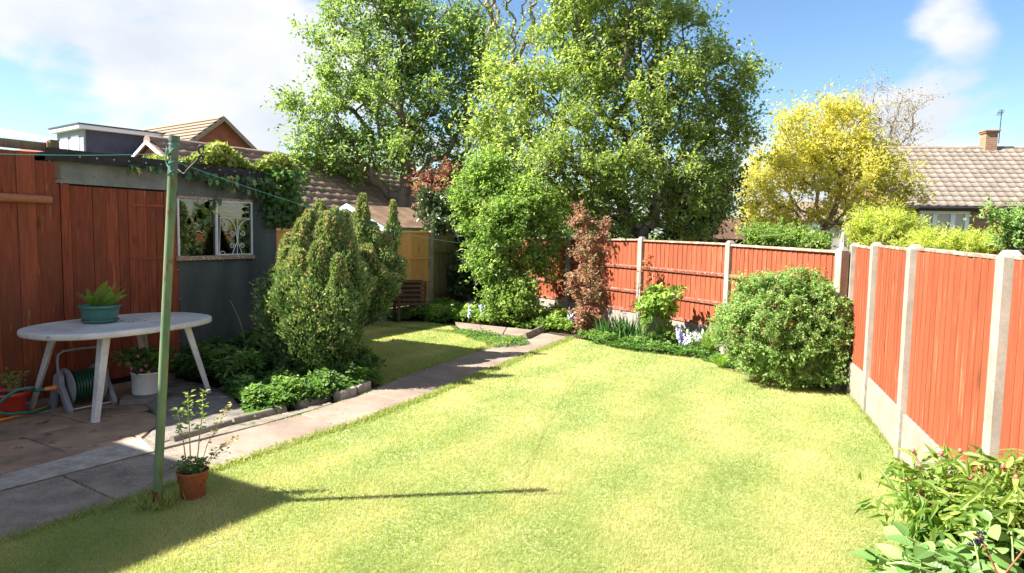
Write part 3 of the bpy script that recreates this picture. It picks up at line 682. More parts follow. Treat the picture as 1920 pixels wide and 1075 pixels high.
def bar(name, a, b, z, hw, hh, mat, parent, off=0.0, bevel=0.003, zb=None, tilt=0):
    d = b - a; L = d.length; d.normalize(); n = Vector((d.y, -d.x, 0)); c = (a + b) / 2 + n * off; zb = z if zb is None else zb
    rot = Matrix.Rotation(-math.atan2(zb - z, L), 4, 'Y') @ Matrix.Rotation(tilt, 4, 'X')
    return MB().box((0, 0, 0), (L, hw, hh)).build(name, mat, parent, bevel=bevel, mtx=Matrix.Translation((c.x, c.y, (z + zb) / 2)) @ frame(d, -n, Vector((0, 0, 0))) @ rot)
def post_mesh(h, s=0.1, name='post'):
    mb = MB(); mb.box((0, 0, h / 2 - 0.06), (s, s, h + 0.08)); 
    t = h - 0.02; mb.v = [(x, y, z) for x, y, z in mb.v]
    mb.add([(-s/2+.004, -s/2+.004, t), (s/2-.004, -s/2+.004, t), (s/2-.004, s/2-.004, t), (-s/2+.004, s/2-.004, t), (-s*.28, -s*.28, t + 0.03), (s*.28, -s*.28, t + 0.03), (s*.28, s*.28, t + 0.03), (-s*.28, s*.28, t + 0.03)],
           [(0, 1, 5, 4), (1, 2, 6, 5), (2, 3, 7, 6), (3, 0, 4, 7), (4, 5, 6, 7)])
    return mb.mesh(name, M['concrete'], bevel=0.005)
def post(fen, p, h, ang=0.0, s=0.1):
    return obj('post', post_mesh(h, s), fen, mtx=Matrix.Translation((p.x, p.y, 0)) @ Matrix.Rotation(ang, 4, 'Z') @ Matrix.Rotation(random.uniform(-.006, .006), 4, 'X'))
# ---- right-hand fence (smooth side, gravel boards below)
rf = thing('garden_fence', 'terracotta red board fence on the right of the lawn with tall pale gravel boards', 'fence', (3.0, 5.0, 0))
RP = [Vector(p) for p in ((3.555, 7.10, 0), (3.31, 6.21, 0), (2.91, 4.94, 0), (2.42, 3.32, 0))]
rd_ = (RP[3] - RP[2]).normalized(); RP += [RP[3] + rd_ * 1.9, RP[3] + rd_ * 3.8]
RT = [1.55, 1.565, 1.565, 1.56, 1.56, 1.56]
for i, p in enumerate(RP):
    ang = math.atan2(rd_.y, rd_.x); post(rf, p, RT[i], ang, 0.095)
for i in range(len(RP) - 1):
    a, b = RP[i], RP[i + 1]; d = (b - a).normalized(); a2, b2 = a + d * 0.056, b - d * 0.056
    zt = (RT[i] - 0.035, RT[i + 1] - 0.045 if i else RT[i + 1] - 0.06)
    run_boards(rf, a2, b2, 0.335, zt[0], zt[1], 0.102, M['fence_red'], off=0.0, jit=0.008, th=0.009)
    bar('capping', a2, b2, zt[0] + 0.012, 0.045, 0.022, M['cap_worn'], rf, off=-0.012, zb=zt[1] + 0.012)
    bar('gravel_board', a2, b2, 0.16, 0.045, 0.36, M['gravelboard'], rf, off=0.004, bevel=0.004)
    bar('rail', a2, b2, 0.6, 0.035, 0.045, M['rail_red'], rf, off=-0.03); bar('rail', a2, b2, 1.2, 0.035, 0.045, M['rail_red'], rf, off=-0.03)
# ---- back fence (rail side)
bf = thing('garden_fence', 'terracotta red fence across the back with exposed rails between grey posts', 'fence', (2.2, 10.5, 0))
BP = [Vector(p) for p in ((3.435, 7.12, 0), (2.97, 9.34, 0), (2.10, 11.12, 0), (1.05, 12.76, 0), (0.03, 14.35, 0), (-0.55, 15.25, 0))]
BT = [1.50, 1.53, 1.55, 1.53, 1.52, 1.5]
for i, p in enumerate(BP):
    q = BP[min(i + 1, len(BP) - 1)] - BP[max(i - 1, 0)]; post(bf, p, BT[i], math.atan2(q.y, q.x), 0.1)
for i in range(len(BP) - 1):
    a, b = BP[i + 1], BP[i]; d = (b - a).normalized(); a2, b2 = a + d * 0.053, b - d * 0.053   # garden side on the right hand
    za, zb_ = BT[i + 1] - 0.07, BT[i] - 0.06
    if i == 0: zb_ = 1.44
    run_boards(bf, a2, b2, 0.31, za, zb_, 0.105, M['fence_red'], off=-0.012, jit=0.004)
    bar('capping', a2, b2, za + 0.015, 0.055, 0.03, M['cap_worn'], bf, off=0.0, zb=zb_ + 0.015, tilt=-0.25)
    for z in (0.66, 1.06): bar('rail', a2, b2, z, 0.04, 0.045, M['rail_red'], bf, off=0.012, tilt=0.3)
    bar('rail', a2, b2, 0.34, 0.03, 0.05, M['rail_red'], bf, off=0.008)
    bar('gravel_board', a2, b2, 0.15, 0.045, 0.30, M['gravelboard'], bf, off=0.0, bevel=0.004)
# ---- golden fence beyond the conifer, old fence after it
of = thing('garden_fence', 'new golden wooden fence panels with arched top rail behind the dark slatted table', 'fence', (-2.2, 11.9, 0))
O1 = Vector((-1.57, 13.01, 0)); OP = [O1 - WD * (1.93 * k) for k in range(4)]
for k, p in enumerate(OP): post(of, p, 1.60 if k else 1.58, math.atan2(WD.y, WD.x), 0.1)
for k in range(3):
    a, b = OP[k + 1], OP[k]; a2, b2 = a + WD * 0.055, b - WD * 0.055
    run_boards(of, a2, b2, 0.22, 1.55, 1.55, 0.13, M['fence_orange'], off=-0.01, jit=0.004)
    bar('capping', a2, b2, 1.565, 0.06, 0.035, M['fence_orange'], of, off=0.0)
    for z in (0.28, 0.66, 1.08): bar('rail', a2, b2, z, 0.04, 0.045, M['fence_orange'], of, off=0.012)
    bar('gravel_board', a2, b2, 0.10, 0.045, 0.22, M['gravelboard'], of)
uf = thing('garden_fence', 'old dark weathered fence in deep shade behind the evergreen shrub', 'fence', (-1.0, 14.2, 0))
UA, UB = O1 + WD * 0.06, Vector((-0.58, 15.20, 0))
run_boards(uf, UA, UB, 0.15, 1.5, 1.5, 0.12, M['fence_old'], off=-0.02)
for z in (0.4, 1.2): bar('rail', UA, UB, z, 0.04, 0.05, M['fence_old'], uf, off=0.01)
# ---- tall left fence beside the shed door
lf = thing('board_fence', 'tall dark red board fence at far left with a round log rail nailed across', 'fence', tuple(W0 - WD * 1.5))
uE = WU(108, 500, 0.1)[0]
def wl_bar(name, y0, y1, z0, z1, x0, x1, mat, parent, bevel=0.002):
    return MB().box(((x0 + x1) / 2, (y0 + y1) / 2, (z0 + z1) / 2), (x1 - x0, y1 - y0, z1 - z0)).build(name, mat, parent, bevel=bevel, mtx=MW)
widths = [0.17, 0.15, 0.155, 0.15]; y = uE; zt_ = WU(90, 305, 0.1)[1]
for k in range(42):
    w = widths[k] if k < 4 else random.uniform(0.14, 0.16)
    z1 = zt_ + (0.0 if k == 0 else 0.085) + random.uniform(-0.008, 0.008)
    x = 0.10 + (0.006 if k % 2 else 0)
    wl_bar('board', y - w + 0.004, y, 0.02, z1, x, x + 0.02, M['fence_brown'], lf); y -= w
wl_bar('rail', y, uE, 0.5, 0.58, 0.05, 0.098, M['fence_brown'], lf); wl_bar('rail', y, uE, 1.6, 1.68, 0.05, 0.098, M['fence_brown'], lf)
zl = WU(50, 373, 0.15)[1]; ul = WU(95, 373, 0.15)[0]
pA, pB = MW @ Vector((0.15, ul, zl)), MW @ Vector((0.15, ul - 2.6, zl + 0.02))
MB().tube([pA, pA.lerp(pB, 0.3), pA.lerp(pB, 0.6), pB], [0.036, 0.041, 0.042, 0.042], 12).build('log_rail', M['log'], lf)

# ================================================================== SHED
shed = thing('garden_shed', 'shed with red plank door, dark grey wall and ivy on its flat roof', 'shed', tuple(W0))
def yz_slab(name, pts, x0, x1, mat, parent, bevel=0.0):
    n = len(pts); ar = sum(pts[i][0] * pts[(i + 1) % n][1] - pts[(i + 1) % n][0] * pts[i][1] for i in range(n))
    if ar < 0: pts = pts[::-1]
    V = [(x0, p[0], p[1]) for p in pts] + [(x1, p[0], p[1]) for p in pts]
    F = [tuple(range(n))[::-1], tuple(range(n, 2 * n))] + [(i, (i + 1) % n, n + (i + 1) % n, n + i) for i in range(n)]
    mb = MB(); mb.add(V, F); return mb.build(name, mat, parent, bevel=bevel, mtx=MW)
u0 = WU(98, 400)[0]; u1 = WU(517, 400)[0]; uD0 = WU(135, 450)[0]; uD1 = WU(308, 480)[0]; uG = WU(330, 450)[0]
zTop0 = WU(103, 297)[1]; zTop1 = WU(500, 332)[1]; zB0 = WU(110, 343)[1]; zB1 = WU(308, 357)[1]
zt = lambda u: zTop0 + (zTop1 - zTop0) * (u - u0) / (u1 - u0)
wx0, wx1 = WU(331, 430)[0], WU(471, 430)[0]; wz0, wz1 = WU(400, 481)[1], WU(400, 371)[1]
# band over the door
yz_slab('fascia_sheet', [(u0, zB0), (uG + 0.02, zB1), (uG + 0.02, zt(uG)), (u0, zt(u0))], -0.01, 0.012, M['shed_band'], shed)
# grey wall in pieces round the window opening
e = 0.0
yz_slab('wall_sheet', [(uG + 0.022, wz1), (u1, wz1), (u1, zt(u1)), (uG + 0.022, zt(uG))], -0.012, 0.008, M['shed_grey'], shed)
yz_slab('wall_sheet', [(uG + 0.022, 0.0), (u1, 0.0), (u1, wz0), (uG + 0.022, wz0)], -0.012, 0.008, M['shed_grey'], shed)
yz_slab('wall_sheet', [(wx1, wz0), (u1, wz0), (u1, wz1), (wx1, wz1)], -0.012, 0.0075, M['shed_grey'], shed)
if wx0 > uG + 0.03: yz_slab('wall_sheet', [(uG + 0.022, wz0), (wx0, wz0), (wx0, wz1), (uG + 0.022, wz1)], -0.012, 0.0075, M['shed_grey'], shed)
# rest of the box: end wall, back wall, roof, dark inside
DEP = -2.3
MB().box((DEP / 2 - 0.006, u1 - 0.015, zTop1 / 2), (-DEP - 0.012, 0.03, zTop1)).build('end_wall', M['shed_grey'], shed, mtx=MW)
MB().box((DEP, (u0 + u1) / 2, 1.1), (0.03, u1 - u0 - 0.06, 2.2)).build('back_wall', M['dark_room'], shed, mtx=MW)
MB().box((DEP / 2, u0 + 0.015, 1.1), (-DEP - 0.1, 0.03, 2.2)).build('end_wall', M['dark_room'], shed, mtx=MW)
roofm = MB(); n_ = 6
for k in range(n_): pass
roofm.box((DEP / 2 + 0.0, (u0 + u1) / 2, (zTop0 + zTop1) / 2 + 0.025), (-DEP + 0.16, u1 - u0 + 0.16, 0.035)).build('roof', M['felt'], shed, bevel=0.004, mtx=MW)
yz_slab('roof_edge', [(u0 - 0.08, zt(u0) - 0.03), (u1 + 0.05, zt(u1) - 0.03), (u1 + 0.05, zt(u1) + 0.055), (u0 - 0.08, zt(u0) + 0.085)], 0.083, 0.10, M['felt'], shed)
nm = MB().lathe([(0.011, -0.002), (0.010, 0.003), (0.004, 0.006), (0.0, 0.0065)], n=8, rot=Matrix.Rotation(math.pi / 2, 3, 'Y')).mesh('nail', M['metal'])
for px in (150, 182, 214, 242, 274, 302, 322, 356, 384, 412, 440, 468):
    u, z = WU(px, 300 + (px - 150) * 0.068, 0.101); obj('nail', nm, shed, mtx=MW @ Matrix.Translation((0.101, u, zt(u) + 0.025)))
for px, py in ((334, 506), (338, 560), (336, 640), (420, 490), (395, 489), (490, 380), (500, 440), (492, 520), (115, 344), (160, 346), (215, 349), (265, 352), (480, 400), (360, 362), (440, 367)):
    u, z = WU(px, py, 0.009); obj('nail', nm, shed, mtx=MW @ Matrix.Translation((0.011, u, z)) @ Matrix.Scale(0.7, 4))
# planks left of the door and the door
zd = lambda u: zB0 + (zB1 - zB0) * (u - u0) / (uG - u0)
for k in range(2):
    a = uE + (uD0 - uE) * k / 2; b = uE + (uD0 - uE) * (k + 1) / 2
    wl_bar('plank', a + 0.003, b - 0.003, 0.03, zd(a) - 0.004, -0.02 , -0.002 + 0.004 * k, M['fence_brown'], shed)
door = thing('shed_door', None, None, tuple(MW @ Vector((0, uD0, 0)))); 
door.parent = shed; door.matrix_parent_inverse = WORLD[shed.name].inverted()
bx = [135, 176, 200, 224, 242, 258, 277, 294, 309]; be = [WU(x, 450)[0] for x in bx]
for k in range(8):
    wl_bar('door_plank', be[k] + 0.002, be[k + 1] - 0.002, 0.06 , zd(be[k]) - 0.018, -0.026, -0.006 + random.uniform(0, 0.005), M['fence_brown'], door)
for z in (0.5, 1.25, 2.0 if zB0 > 2.1 else 1.8): wl_bar('door_ledge', be[4], be[8] - 0.004, z, z + 0.03, -0.004, 0.004, M['fence_brown'], door, bevel=0.001)
wl_bar('door_jamb', be[8] + 0.002, uG + 0.018, 0.0, zB1 - 0.01, -0.02, 0.004, M['fence_brown'], shed)
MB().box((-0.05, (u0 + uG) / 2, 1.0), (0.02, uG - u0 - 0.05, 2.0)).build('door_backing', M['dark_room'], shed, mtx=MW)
# window
win = thing('shed_window', None, None, tuple(MW @ Vector((0, wx0, wz0)))); win.parent = shed; win.matrix_parent_inverse = WORLD[shed.name].inverted()
um = WU(404, 430)[0]; fz = 0.02
wl_bar('frame', wx0, wx1, wz1 - 0.028, wz1, 0.009, 0.03, M['frame_wood'], win)
wl_bar('sill', wx0 - 0.02, wx1 + 0.01, wz0 - 0.035, wz0 + 0.012, 0.009, 0.055, M['frame_wood'], win)
wl_bar('frame', wx0, wx0 + 0.018, wz0 + 0.013, wz1 - 0.029, 0.009, 0.03, M['white_paint'], win)
wl_bar('frame', wx1 - 0.016, wx1, wz0 + 0.013, wz1 - 0.029, 0.009, 0.03, M['white_paint'], win)
wl_bar('mullion', um - 0.012, um + 0.012, wz0 + 0.013, wz1 - 0.029, 0.006, 0.034, M['white_paint'], win)
wl_bar('frame', um + 0.017, wx1 - 0.017, wz0 + 0.013, wz0 + 0.026, 0.01, 0.028, M['white_paint'], win)
wl_bar('frame', um + 0.017, wx1 - 0.017, wz1 - 0.046, wz1 - 0.0295, 0.01, 0.026, M['white_paint'], win)
wl_bar('pane', wx0 + 0.0185, um - 0.0165, wz0 + 0.0135, wz1 - 0.0295, 0.0, 0.004, M['glass'], win, bevel=0)
wl_bar('pane', um + 0.0165, wx1 - 0.0165, wz0 + 0.0135, wz1 - 0.0295, 0.0, 0.004, M['glass'], win, bevel=0)
def spiral(cy, cz, r, a0, a1, n=22, shrink=0.25):
    return [MW @ Vector((0.022, cy + math.cos(a0 + (a1 - a0) * i / n) * r * (1 - (1 - shrink) * i / n), cz + math.sin(a0 + (a1 - a0) * i / n) * r * (1 - (1 - shrink) * i / n))) for i in range(n + 1)]
gw = wx1 - um; gh = wz1 - wz0; P2 = lambda a, b: MW @ Vector((0.022, um + gw * a, wz0 + gh * b))
sc = []
for b in (0.875, 0.775, 0.665): sc.append([P2(0.06, b), P2(0.97 if b < 0.7 else 0.9, b)])
sc.append([P2(0.10, 0.665), P2(0.06, 0.03)]); sc.append([P2(0.58, 0.66), P2(0.555, 0.02)])
sc.append([P2(0.22 + 0.0, 0.665)] + [P2(0.22 + 0.30 * math.sin(t), 0.45 + 0.215 * math.cos(t)) for t in np.linspace(0.3, 1.57, 8)] + [P2(0.56, 0.25), P2(0.40, 0.02)])
sc.append([P2(0.92, 0.65)] + [P2(0.92 - 0.32 * math.sin(t), 0.43 + 0.22 * math.cos(t)) for t in np.linspace(0.3, 1.57, 8)] + [P2(0.575, 0.25), P2(0.70, 0.02)])
for (a, b, r, a0, a1) in ((0.21, 0.56, 0.045, 1.8, 10.5), (0.43, 0.40, 0.036, 0.2, -8.5), (0.72, 0.40, 0.036, 3.0, 11.6), (0.42, 0.18, 0.036, -0.2, 8.5), (0.70, 0.18, 0.036, 3.3, -5.5), (0.16, 0.03, 0.045, 3.1, -3.5)):
    sc.append(spiral(um + gw * a, wz0 + gh * b, r, a0, a1))
grm = MB()
for p in sc: grm.tube(p, 0.0045, 6)
grm.build('scroll_grille', M['white_paint'], win)
# chair back and pale board seen inside
ins = MB(); ins.tube([MW @ Vector((-0.35, wx0 + 0.02 + 0.33 * t, wz0 + 0.62 * (1 - t ** 2.2) * gh)) for t in np.linspace(0, 1, 12)], 0.012, 6)
tag(ins.build('curved_rod', M['white_paint']), 'pale curved rod seen inside the shed through the left window pane', 'rod')
tag(MB().box((-0.5, (wx0 + um) / 2 + 0.12, wz0 + 0.02), (0.3, 0.5, 0.16)).build('pale_box', M['grey_plastic'], bevel=0.01, mtx=MW), 'pale grey box standing inside the shed behind the window', 'box')
# lean-to roof of clear sheet at far left, its beam and post
lt = thing('lean_to_roof', 'pale corrugated plastic lean-to roof above the tall red fence at far left', 'roof', tuple(W0 - WD * 1.6))
mb = MB(); V = []; ya, yb = u0 - 3.5, u0 + 0.05; nn = 90
for i in range(nn + 1):
    yy = ya + (yb - ya) * i / nn; zz = 0.018 * math.sin(yy * 2 * math.pi / 0.15)
    V += [(0.04, yy, 2.37 + zz), (-1.9, yy, 2.66 + zz)]
mb.add(V, [(2 * i, 2 * i + 1, 2 * i + 3, 2 * i + 2) for i in range(nn)], True)
mb.build('roof_sheet', M['clear_sheet'], lt, mtx=MW)
wl_bar('beam', ya, u0 - 0.02, 2.27, 2.345, -0.06, -0.01, M['fence_old'], lt)
wl_bar('post', u0 - 0.03, u0 + 0.045, 2.02, 2.37, 0.015, 0.075, M['fence_old'], lt)

# ================================================================== NEIGHBOURING BUILDINGS
def pantile(w, l, th=0.022, roll=0.028):
    xs = [0, 0.12, 0.30, 0.5, 0.66, 0.82, 1.0]; zs = [roll * 0.5, roll * 0.1, 0, 0, roll * 0.35, roll, roll * 0.6]
    V = []
    for y, dz in ((0, th), (l * 1.12, 0)):
        for x, z in zip(xs, zs): V.append((x * w * 1.02, y, z + dz))
    m = len(xs); b = len(V)
    for x, z in zip(xs, zs): V.append((x * w * 1.02, 0, z - 0.004))
    F = [(i, i + 1, m + i + 1, m + i) for i in range(m - 1)] + [(b + i, b + i + 1, i + 1, i) for i in range(m - 1)]
    return V, F
def tile_roof(parent, o, xd, up, cols, rows, w, l, mat, skip=None):
    xd = xd.normalized(); up = up.normalized(); n = xd.cross(up).normalized()
    if n.z < 0: n = -n
    V, F = pantile(w, l); me = bpy.data.meshes.new('roof_tile'); me.from_pydata(V, [], F); me.polygons.foreach_set('use_smooth', [True] * (len(F) // 2) + [False] * (len(F) - len(F) // 2)); me.materials.append(mat); me.update()
    rot = Matrix((xd, up, n)).transposed().to_4x4()
    if rot.determinant() < 0: rot = Matrix((xd, up, -n)).transposed().to_4x4()
    for r in range(rows):
        for c in range(cols):
            if skip and skip(r, c): continue
            p = o + xd * (c * w) + up * (r * l) + n * 0.012
            obj('roof_tile', me, parent, mtx=Matrix.Translation(p + n * random.uniform(-.002, .003)) @ rot @ Matrix.Rotation(random.uniform(-.012, .012), 4, 'Z'))
def quad3(name, pts, th, mat, parent, bevel=0.0):
    a, b, c, d = [Vector(p) for p in pts]; n = (b - a).cross(d - a).normalized()
    V = [p for p in (a, b, c, d)] + [p - n * th for p in (a, b, c, d)]
    mb = MB(); mb.add(V, [(0, 1, 2, 3), (7, 6, 5, 4), (0, 4, 5, 1), (1, 5, 6, 2), (2, 6, 7, 3), (3, 7, 4, 0)]); return mb.build(name, mat, parent, bevel=bevel)
# ---- right-hand house
e0 = AT(1655, 388, 24.0); hx = (Vector((AT(1920, 392, 23.4).x, 23.4, 0)) - Vector((e0.x, 24.0, 0))).normalized(); hy = Vector((-hx.y, hx.x, 0))
house = thing('brick_house', 'buff brick house with pink-brown pantile roof and a chimney at the right', 'house', (e0.x, e0.y, 0))
HM = frame(hx, hy, Vector((e0.x, e0.y, 0))); EZ, RZ, RUN, LEN = 2.74, 5.08, 3.2, 8.2
def hp(x, y, z): return HM @ Vector((x, y, z))
RL = math.hypot(RUN, RZ - EZ); up = (hp(0, RUN, RZ) - hp(0, 0, EZ))
quad3('roof', [hp(0, 0, EZ), hp(LEN, 0, EZ), hp(LEN, RUN, RZ), hp(0, RUN, RZ)], 0.06, M['tile_far'], house)
quad3('roof', [hp(0, RUN, RZ - .01), hp(LEN, RUN, RZ - .01), hp(LEN, 2 * RUN, EZ), hp(0, 2 * RUN, EZ)], 0.06, M['tile_far'], house)
roof_o = [c for c in house.children][0]
tile_roof(house, hp(0, -0.05, EZ - 0.02), hp(1, 0, 0) - hp(0, 0, 0), up, 22, 13, 0.30, RL / 13, M['tile_pink'])
rt = MB().tube([(0, 0, 0), (0.44, 0, 0.006)], 0.11, 10, smooth=True).mesh('ridge_tile', M['tile_pink'])
for k in range(16): obj('ridge_tile', rt, house, mtx=HM @ Matrix.Translation((k * 0.45 + 0.02, RUN, RZ - 0.02)))
MB().box((LEN / 2, 0.32 + 0.1, 1.3), (LEN - 0.1, 0.2, 2.6)).build('wall', M['brick_buff'], house, mtx=HM)
MB().box((LEN / 2, 2 * RUN - 0.4, 1.3), (LEN - 0.1, 0.2, 2.6)).build('wall', M['brick_buff'], house, mtx=HM)
MB().box((0.15, RUN, 1.3), (0.2, 2 * RUN - 1.05, 2.6)).build('wall', M['brick_buff'], house, mtx=HM)
gm = MB(); gm.add([(0.05, 0.1, 2.6), (0.05, 2 * RUN - 0.1, 2.6), (0.05, RUN, RZ - 0.1), (0.25, 0.1, 2.6), (0.25, 2 * RUN - 0.1, 2.6), (0.25, RUN, RZ - 0.1)], [(0, 2, 1), (3, 4, 5), (0, 1, 4, 3), (1, 2, 5, 4), (2, 0, 3, 5)]); gm.build('gable', M['brick_buff'], house, mtx=HM)
MB().box((LEN / 2, -0.01, EZ - 0.10), (LEN, 0.05, 0.12)).build('fascia', M['dark_wood'], house, bevel=0.004, mtx=HM)
MB().tube([hp(0, -0.09, EZ - 0.06), hp(LEN, -0.09, EZ - 0.075)], 0.05, 8).build('gutter', M['black_plastic'], house)
MB().box((LEN / 2, 0.17, EZ - 0.15), (LEN - 0.05, 0.3, 0.03)).build('soffit', M['dark_wood'], house, mtx=HM)
def hlx(px, y=0.3): 
    p = HIT(px, 410, hp(0, y, 0), hy); return (p - hp(0, y, 0)).dot(hx)
hw = thing('window', None, None, tuple(hp(hlx(1725), 0.3, 1.4))); hw.parent = house; hw.matrix_parent_inverse = WORLD[house.name].inverted()
WX = [hlx(p) for p in (1724, 1731, 1748, 1756, 1781, 1790, 1808, 1816)]; wt1, wt0 = 2.52, 1.35
for a, b in ((0, 1), (2, 3), (4, 5), (6, 7)): MB().box(((WX[a] + WX[b]) / 2, 0.29, (wt0 + wt1) / 2), (WX[b] - WX[a], 0.1, wt1 - wt0)).build('frame', M['upvc'], hw, bevel=0.006, mtx=HM)
MB().box(((WX[0] + WX[7]) / 2, 0.295, wt1 + 0.03), (WX[7] - WX[0] + 0.04, 0.1, 0.14)).build('frame', M['upvc'], hw, bevel=0.006, mtx=HM)
MB().box(((WX[0] + WX[7]) / 2, 0.28, wt0 - 0.04), (WX[7] - WX[0] + 0.1, 0.14, 0.08)).build('sill', M['upvc'], hw, bevel=0.006, mtx=HM)
for a, b in ((1, 2), (3, 4), (5, 6)): MB().box(((WX[a] + WX[b]) / 2, 0.305, (wt0 + wt1) / 2), (WX[b] - WX[a], 0.012, wt1 - wt0)).build('pane', M['pane_dull'], hw, mtx=HM)
cxh = hlx(1843, RUN); chm = MB(); chm.box((cxh, RUN, RZ + 0.10), (0.42, 0.42, 0.95))
chm.box((cxh, RUN, RZ + 0.595), (0.50, 0.50, 0.06)); chm.box((cxh, RUN, RZ + 0.65), (0.56, 0.56, 0.05)); ch = chm.build('chimney', M['brick_buff'], house, bevel=0.006, mtx=HM)
MB().lathe([(0.13, 0), (0.12, 0.12), (0.105, 0.24), (0.13, 0.26), (0.13, 0.30), (0.09, 0.30), (0.085, 0.1)], n=14).build('chimney_pot', M['fillet'], ch, local=True, mtx=HM @ Matrix.Translation((cxh, RUN, RZ + 0.675)))
ax_ = hlx(1859, RUN + .1); ae = MB(); ae.tube([(ax_, RUN, RZ + 0.2), (ax_ + 0.03, RUN, RZ + 1.45)], 0.014, 6)
ae.tube([(ax_ - 0.22, RUN - .2, RZ + 1.32), (ax_ + 0.20, RUN + .2, RZ + 1.38)], 0.01, 5)
for k in range(6): ae.tube([(ax_ - 0.2 + k * 0.07, RUN - 0.2 + k * .07 - 0.12, RZ + 1.33 + k * 0.008 + .1), (ax_ - 0.2 + k * 0.07, RUN - 0.2 + k * .07 + .12, RZ + 1.33 + k * 0.008 - 0.1)], 0.006, 4)
tag(ae.build('tv_aerial', M['iron'], mtx=HM), 'thin television aerial on a pole beside the chimney', 'aerial')
# white-framed lean-to glimpsed through the yellow tree and its pale downpipe
cons = thing('conservatory', 'white-framed lean-to half hidden behind the yellow tree', 'conservatory', tuple(hp(-2.2, -1, 0)))
for x in (-3.6, -2.6, -1.6, -0.6): MB().box((x, -1.0, 1.0), (0.08, 0.08, 2.0)).build('frame', M['upvc'], cons, mtx=HM)
MB().box((-2.1, -1.0, 2.05), (3.2, 0.10, 0.12)).build('frame', M['upvc'], cons, mtx=HM)
MB().box((-2.1, -0.97, 1.0), (2.9, 0.01, 1.9)).build('pane', M['pane_dull'], cons, mtx=HM)
quad3('roof', [hp(-3.8, -1.15, 2.15), hp(-0.4, -1.15, 2.15), hp(-0.4, 1.4, 2.9), hp(-3.8, 1.4, 2.9)], 0.05, M['tile_far'], cons)
# dark low roof behind the back fence
db = AT(1392, 440, 19); dsh = thing('dark_outbuilding', 'low outbuilding with dark brown roof just over the back fence', 'outbuilding', (db.x, db.y, 0))
MB().box((db.x, db.y + 1.2, 0.8), (2.6, 2.0, 1.6)).build('wall', M['dark_wood'], dsh)
quad3('roof', [(db.x - 1.5, db.y - 0.1, 1.5), (db.x + 1.9, db.y - 0.3, 1.5), (db.x + 1.5, db.y + 1.4, 2.15), (db.x - 1.1, db.y + 1.5, 2.15)], 0.08, M['dark_wood'], dsh)
# ---- tiled garage on the left
gr0 = AT(275, 262, 13.5); gx = WD.copy(); gn = WN.copy()
GM = frame(gx, Vector((-gx.y, gx.x, 0)), Vector((gr0.x, gr0.y, 0))); gz = gr0.z     # local x along ridge, y away from us
def gq(x, y, z): return GM @ Vector((x, y, z))
GRUN, GEZ, GL = 2.2, 1.98, 7.2
gar = thing('brick_garage', 'low building with mossy brown pantile roof behind the ivy-topped shed', 'building', (gr0.x, gr0.y, 0))
upg = gq(0, 0, gz) - gq(0, -GRUN, GEZ); gl_ = upg.length
quad3('roof', [gq(0, -GRUN, GEZ), gq(GL, -GRUN, GEZ), gq(GL, 0, gz), gq(0, 0, gz)], 0.05, M['tile_far'], gar)
quad3('roof', [gq(0, 0, gz - .01), gq(GL, 0, gz - .01), gq(GL, GRUN, GEZ), gq(0, GRUN, GEZ)], 0.05, M['tile_far'], gar)
tile_roof(gar, gq(0.02, -GRUN - 0.04, GEZ - 0.02), gq(1, 0, 0) - gq(0, 0, 0), upg, 24, 9, 0.298, gl_ / 9, M['tile_brown'])
rt2 = MB().tube([(0, 0, 0), (0.44, 0, 0.006)], 0.11, 10).mesh('ridge_tile', M['tile_brown'])
for k in range(16): obj('ridge_tile', rt2, gar, mtx=GM @ Matrix.Translation((k * 0.45, 0, gz - 0.02)))
MB().box((GL / 2, -GRUN + 0.25, 0.95), (GL - 0.1, 0.2, 1.9)).build('wall', M['brick_orange'], gar, mtx=GM)
MB().box((GL / 2, GRUN - 0.25, 0.95), (GL - 0.1, 0.2, 1.9)).build('wall', M['brick_orange'], gar, mtx=GM)
gm = MB(); q_ = GRUN - 0.1; gm.add([(0.08, -q_, 1.0), (0.08, q_, 1.0), (0.08, q_, GEZ - .05), (0.08, 0, gz - 0.1), (0.08, -q_, GEZ - .05)] + [(0.28, -q_, 1.0), (0.28, q_, 1.0), (0.28, q_, GEZ - .05), (0.28, 0, gz - 0.1), (0.28, -q_, GEZ - .05)], [(0, 1, 2, 3, 4)[::-1], (5, 6, 7, 8, 9), (0, 5, 9, 4), (1, 2, 7, 6)]); 
gmo = gm.build('gable', M['brick_orange'], gar, mtx=GM @ Matrix.Rotation(0, 4, 'Z'))
MB().box((0.18, 0, 0.5), (0.2, 2 * q_ - .02, 1.0)).build('wall', M['brick_orange'], gar, mtx=GM)
for sgn in (-1, 1):
    a, b = gq(-0.03, sgn * (GRUN + 0.05), GEZ - 0.06), gq(-0.03, 0, gz - 0.02)
    mbx = MB(); hgt = Vector((0, 0, 0.065)); ex = (gq(1, 0, 0) - gq(0, 0, 0)) * 0.03
    V = [a, b, b - hgt, a - hgt]; V = V + [v + ex for v in V]; mbx.add(V, [(0, 1, 2, 3), (7, 6, 5, 4), (0, 4, 5, 1), (2, 6, 7, 3), (1, 5, 6, 2), (0, 3, 7, 4)]); mbx.build('bargeboard', M['upvc'], gar)
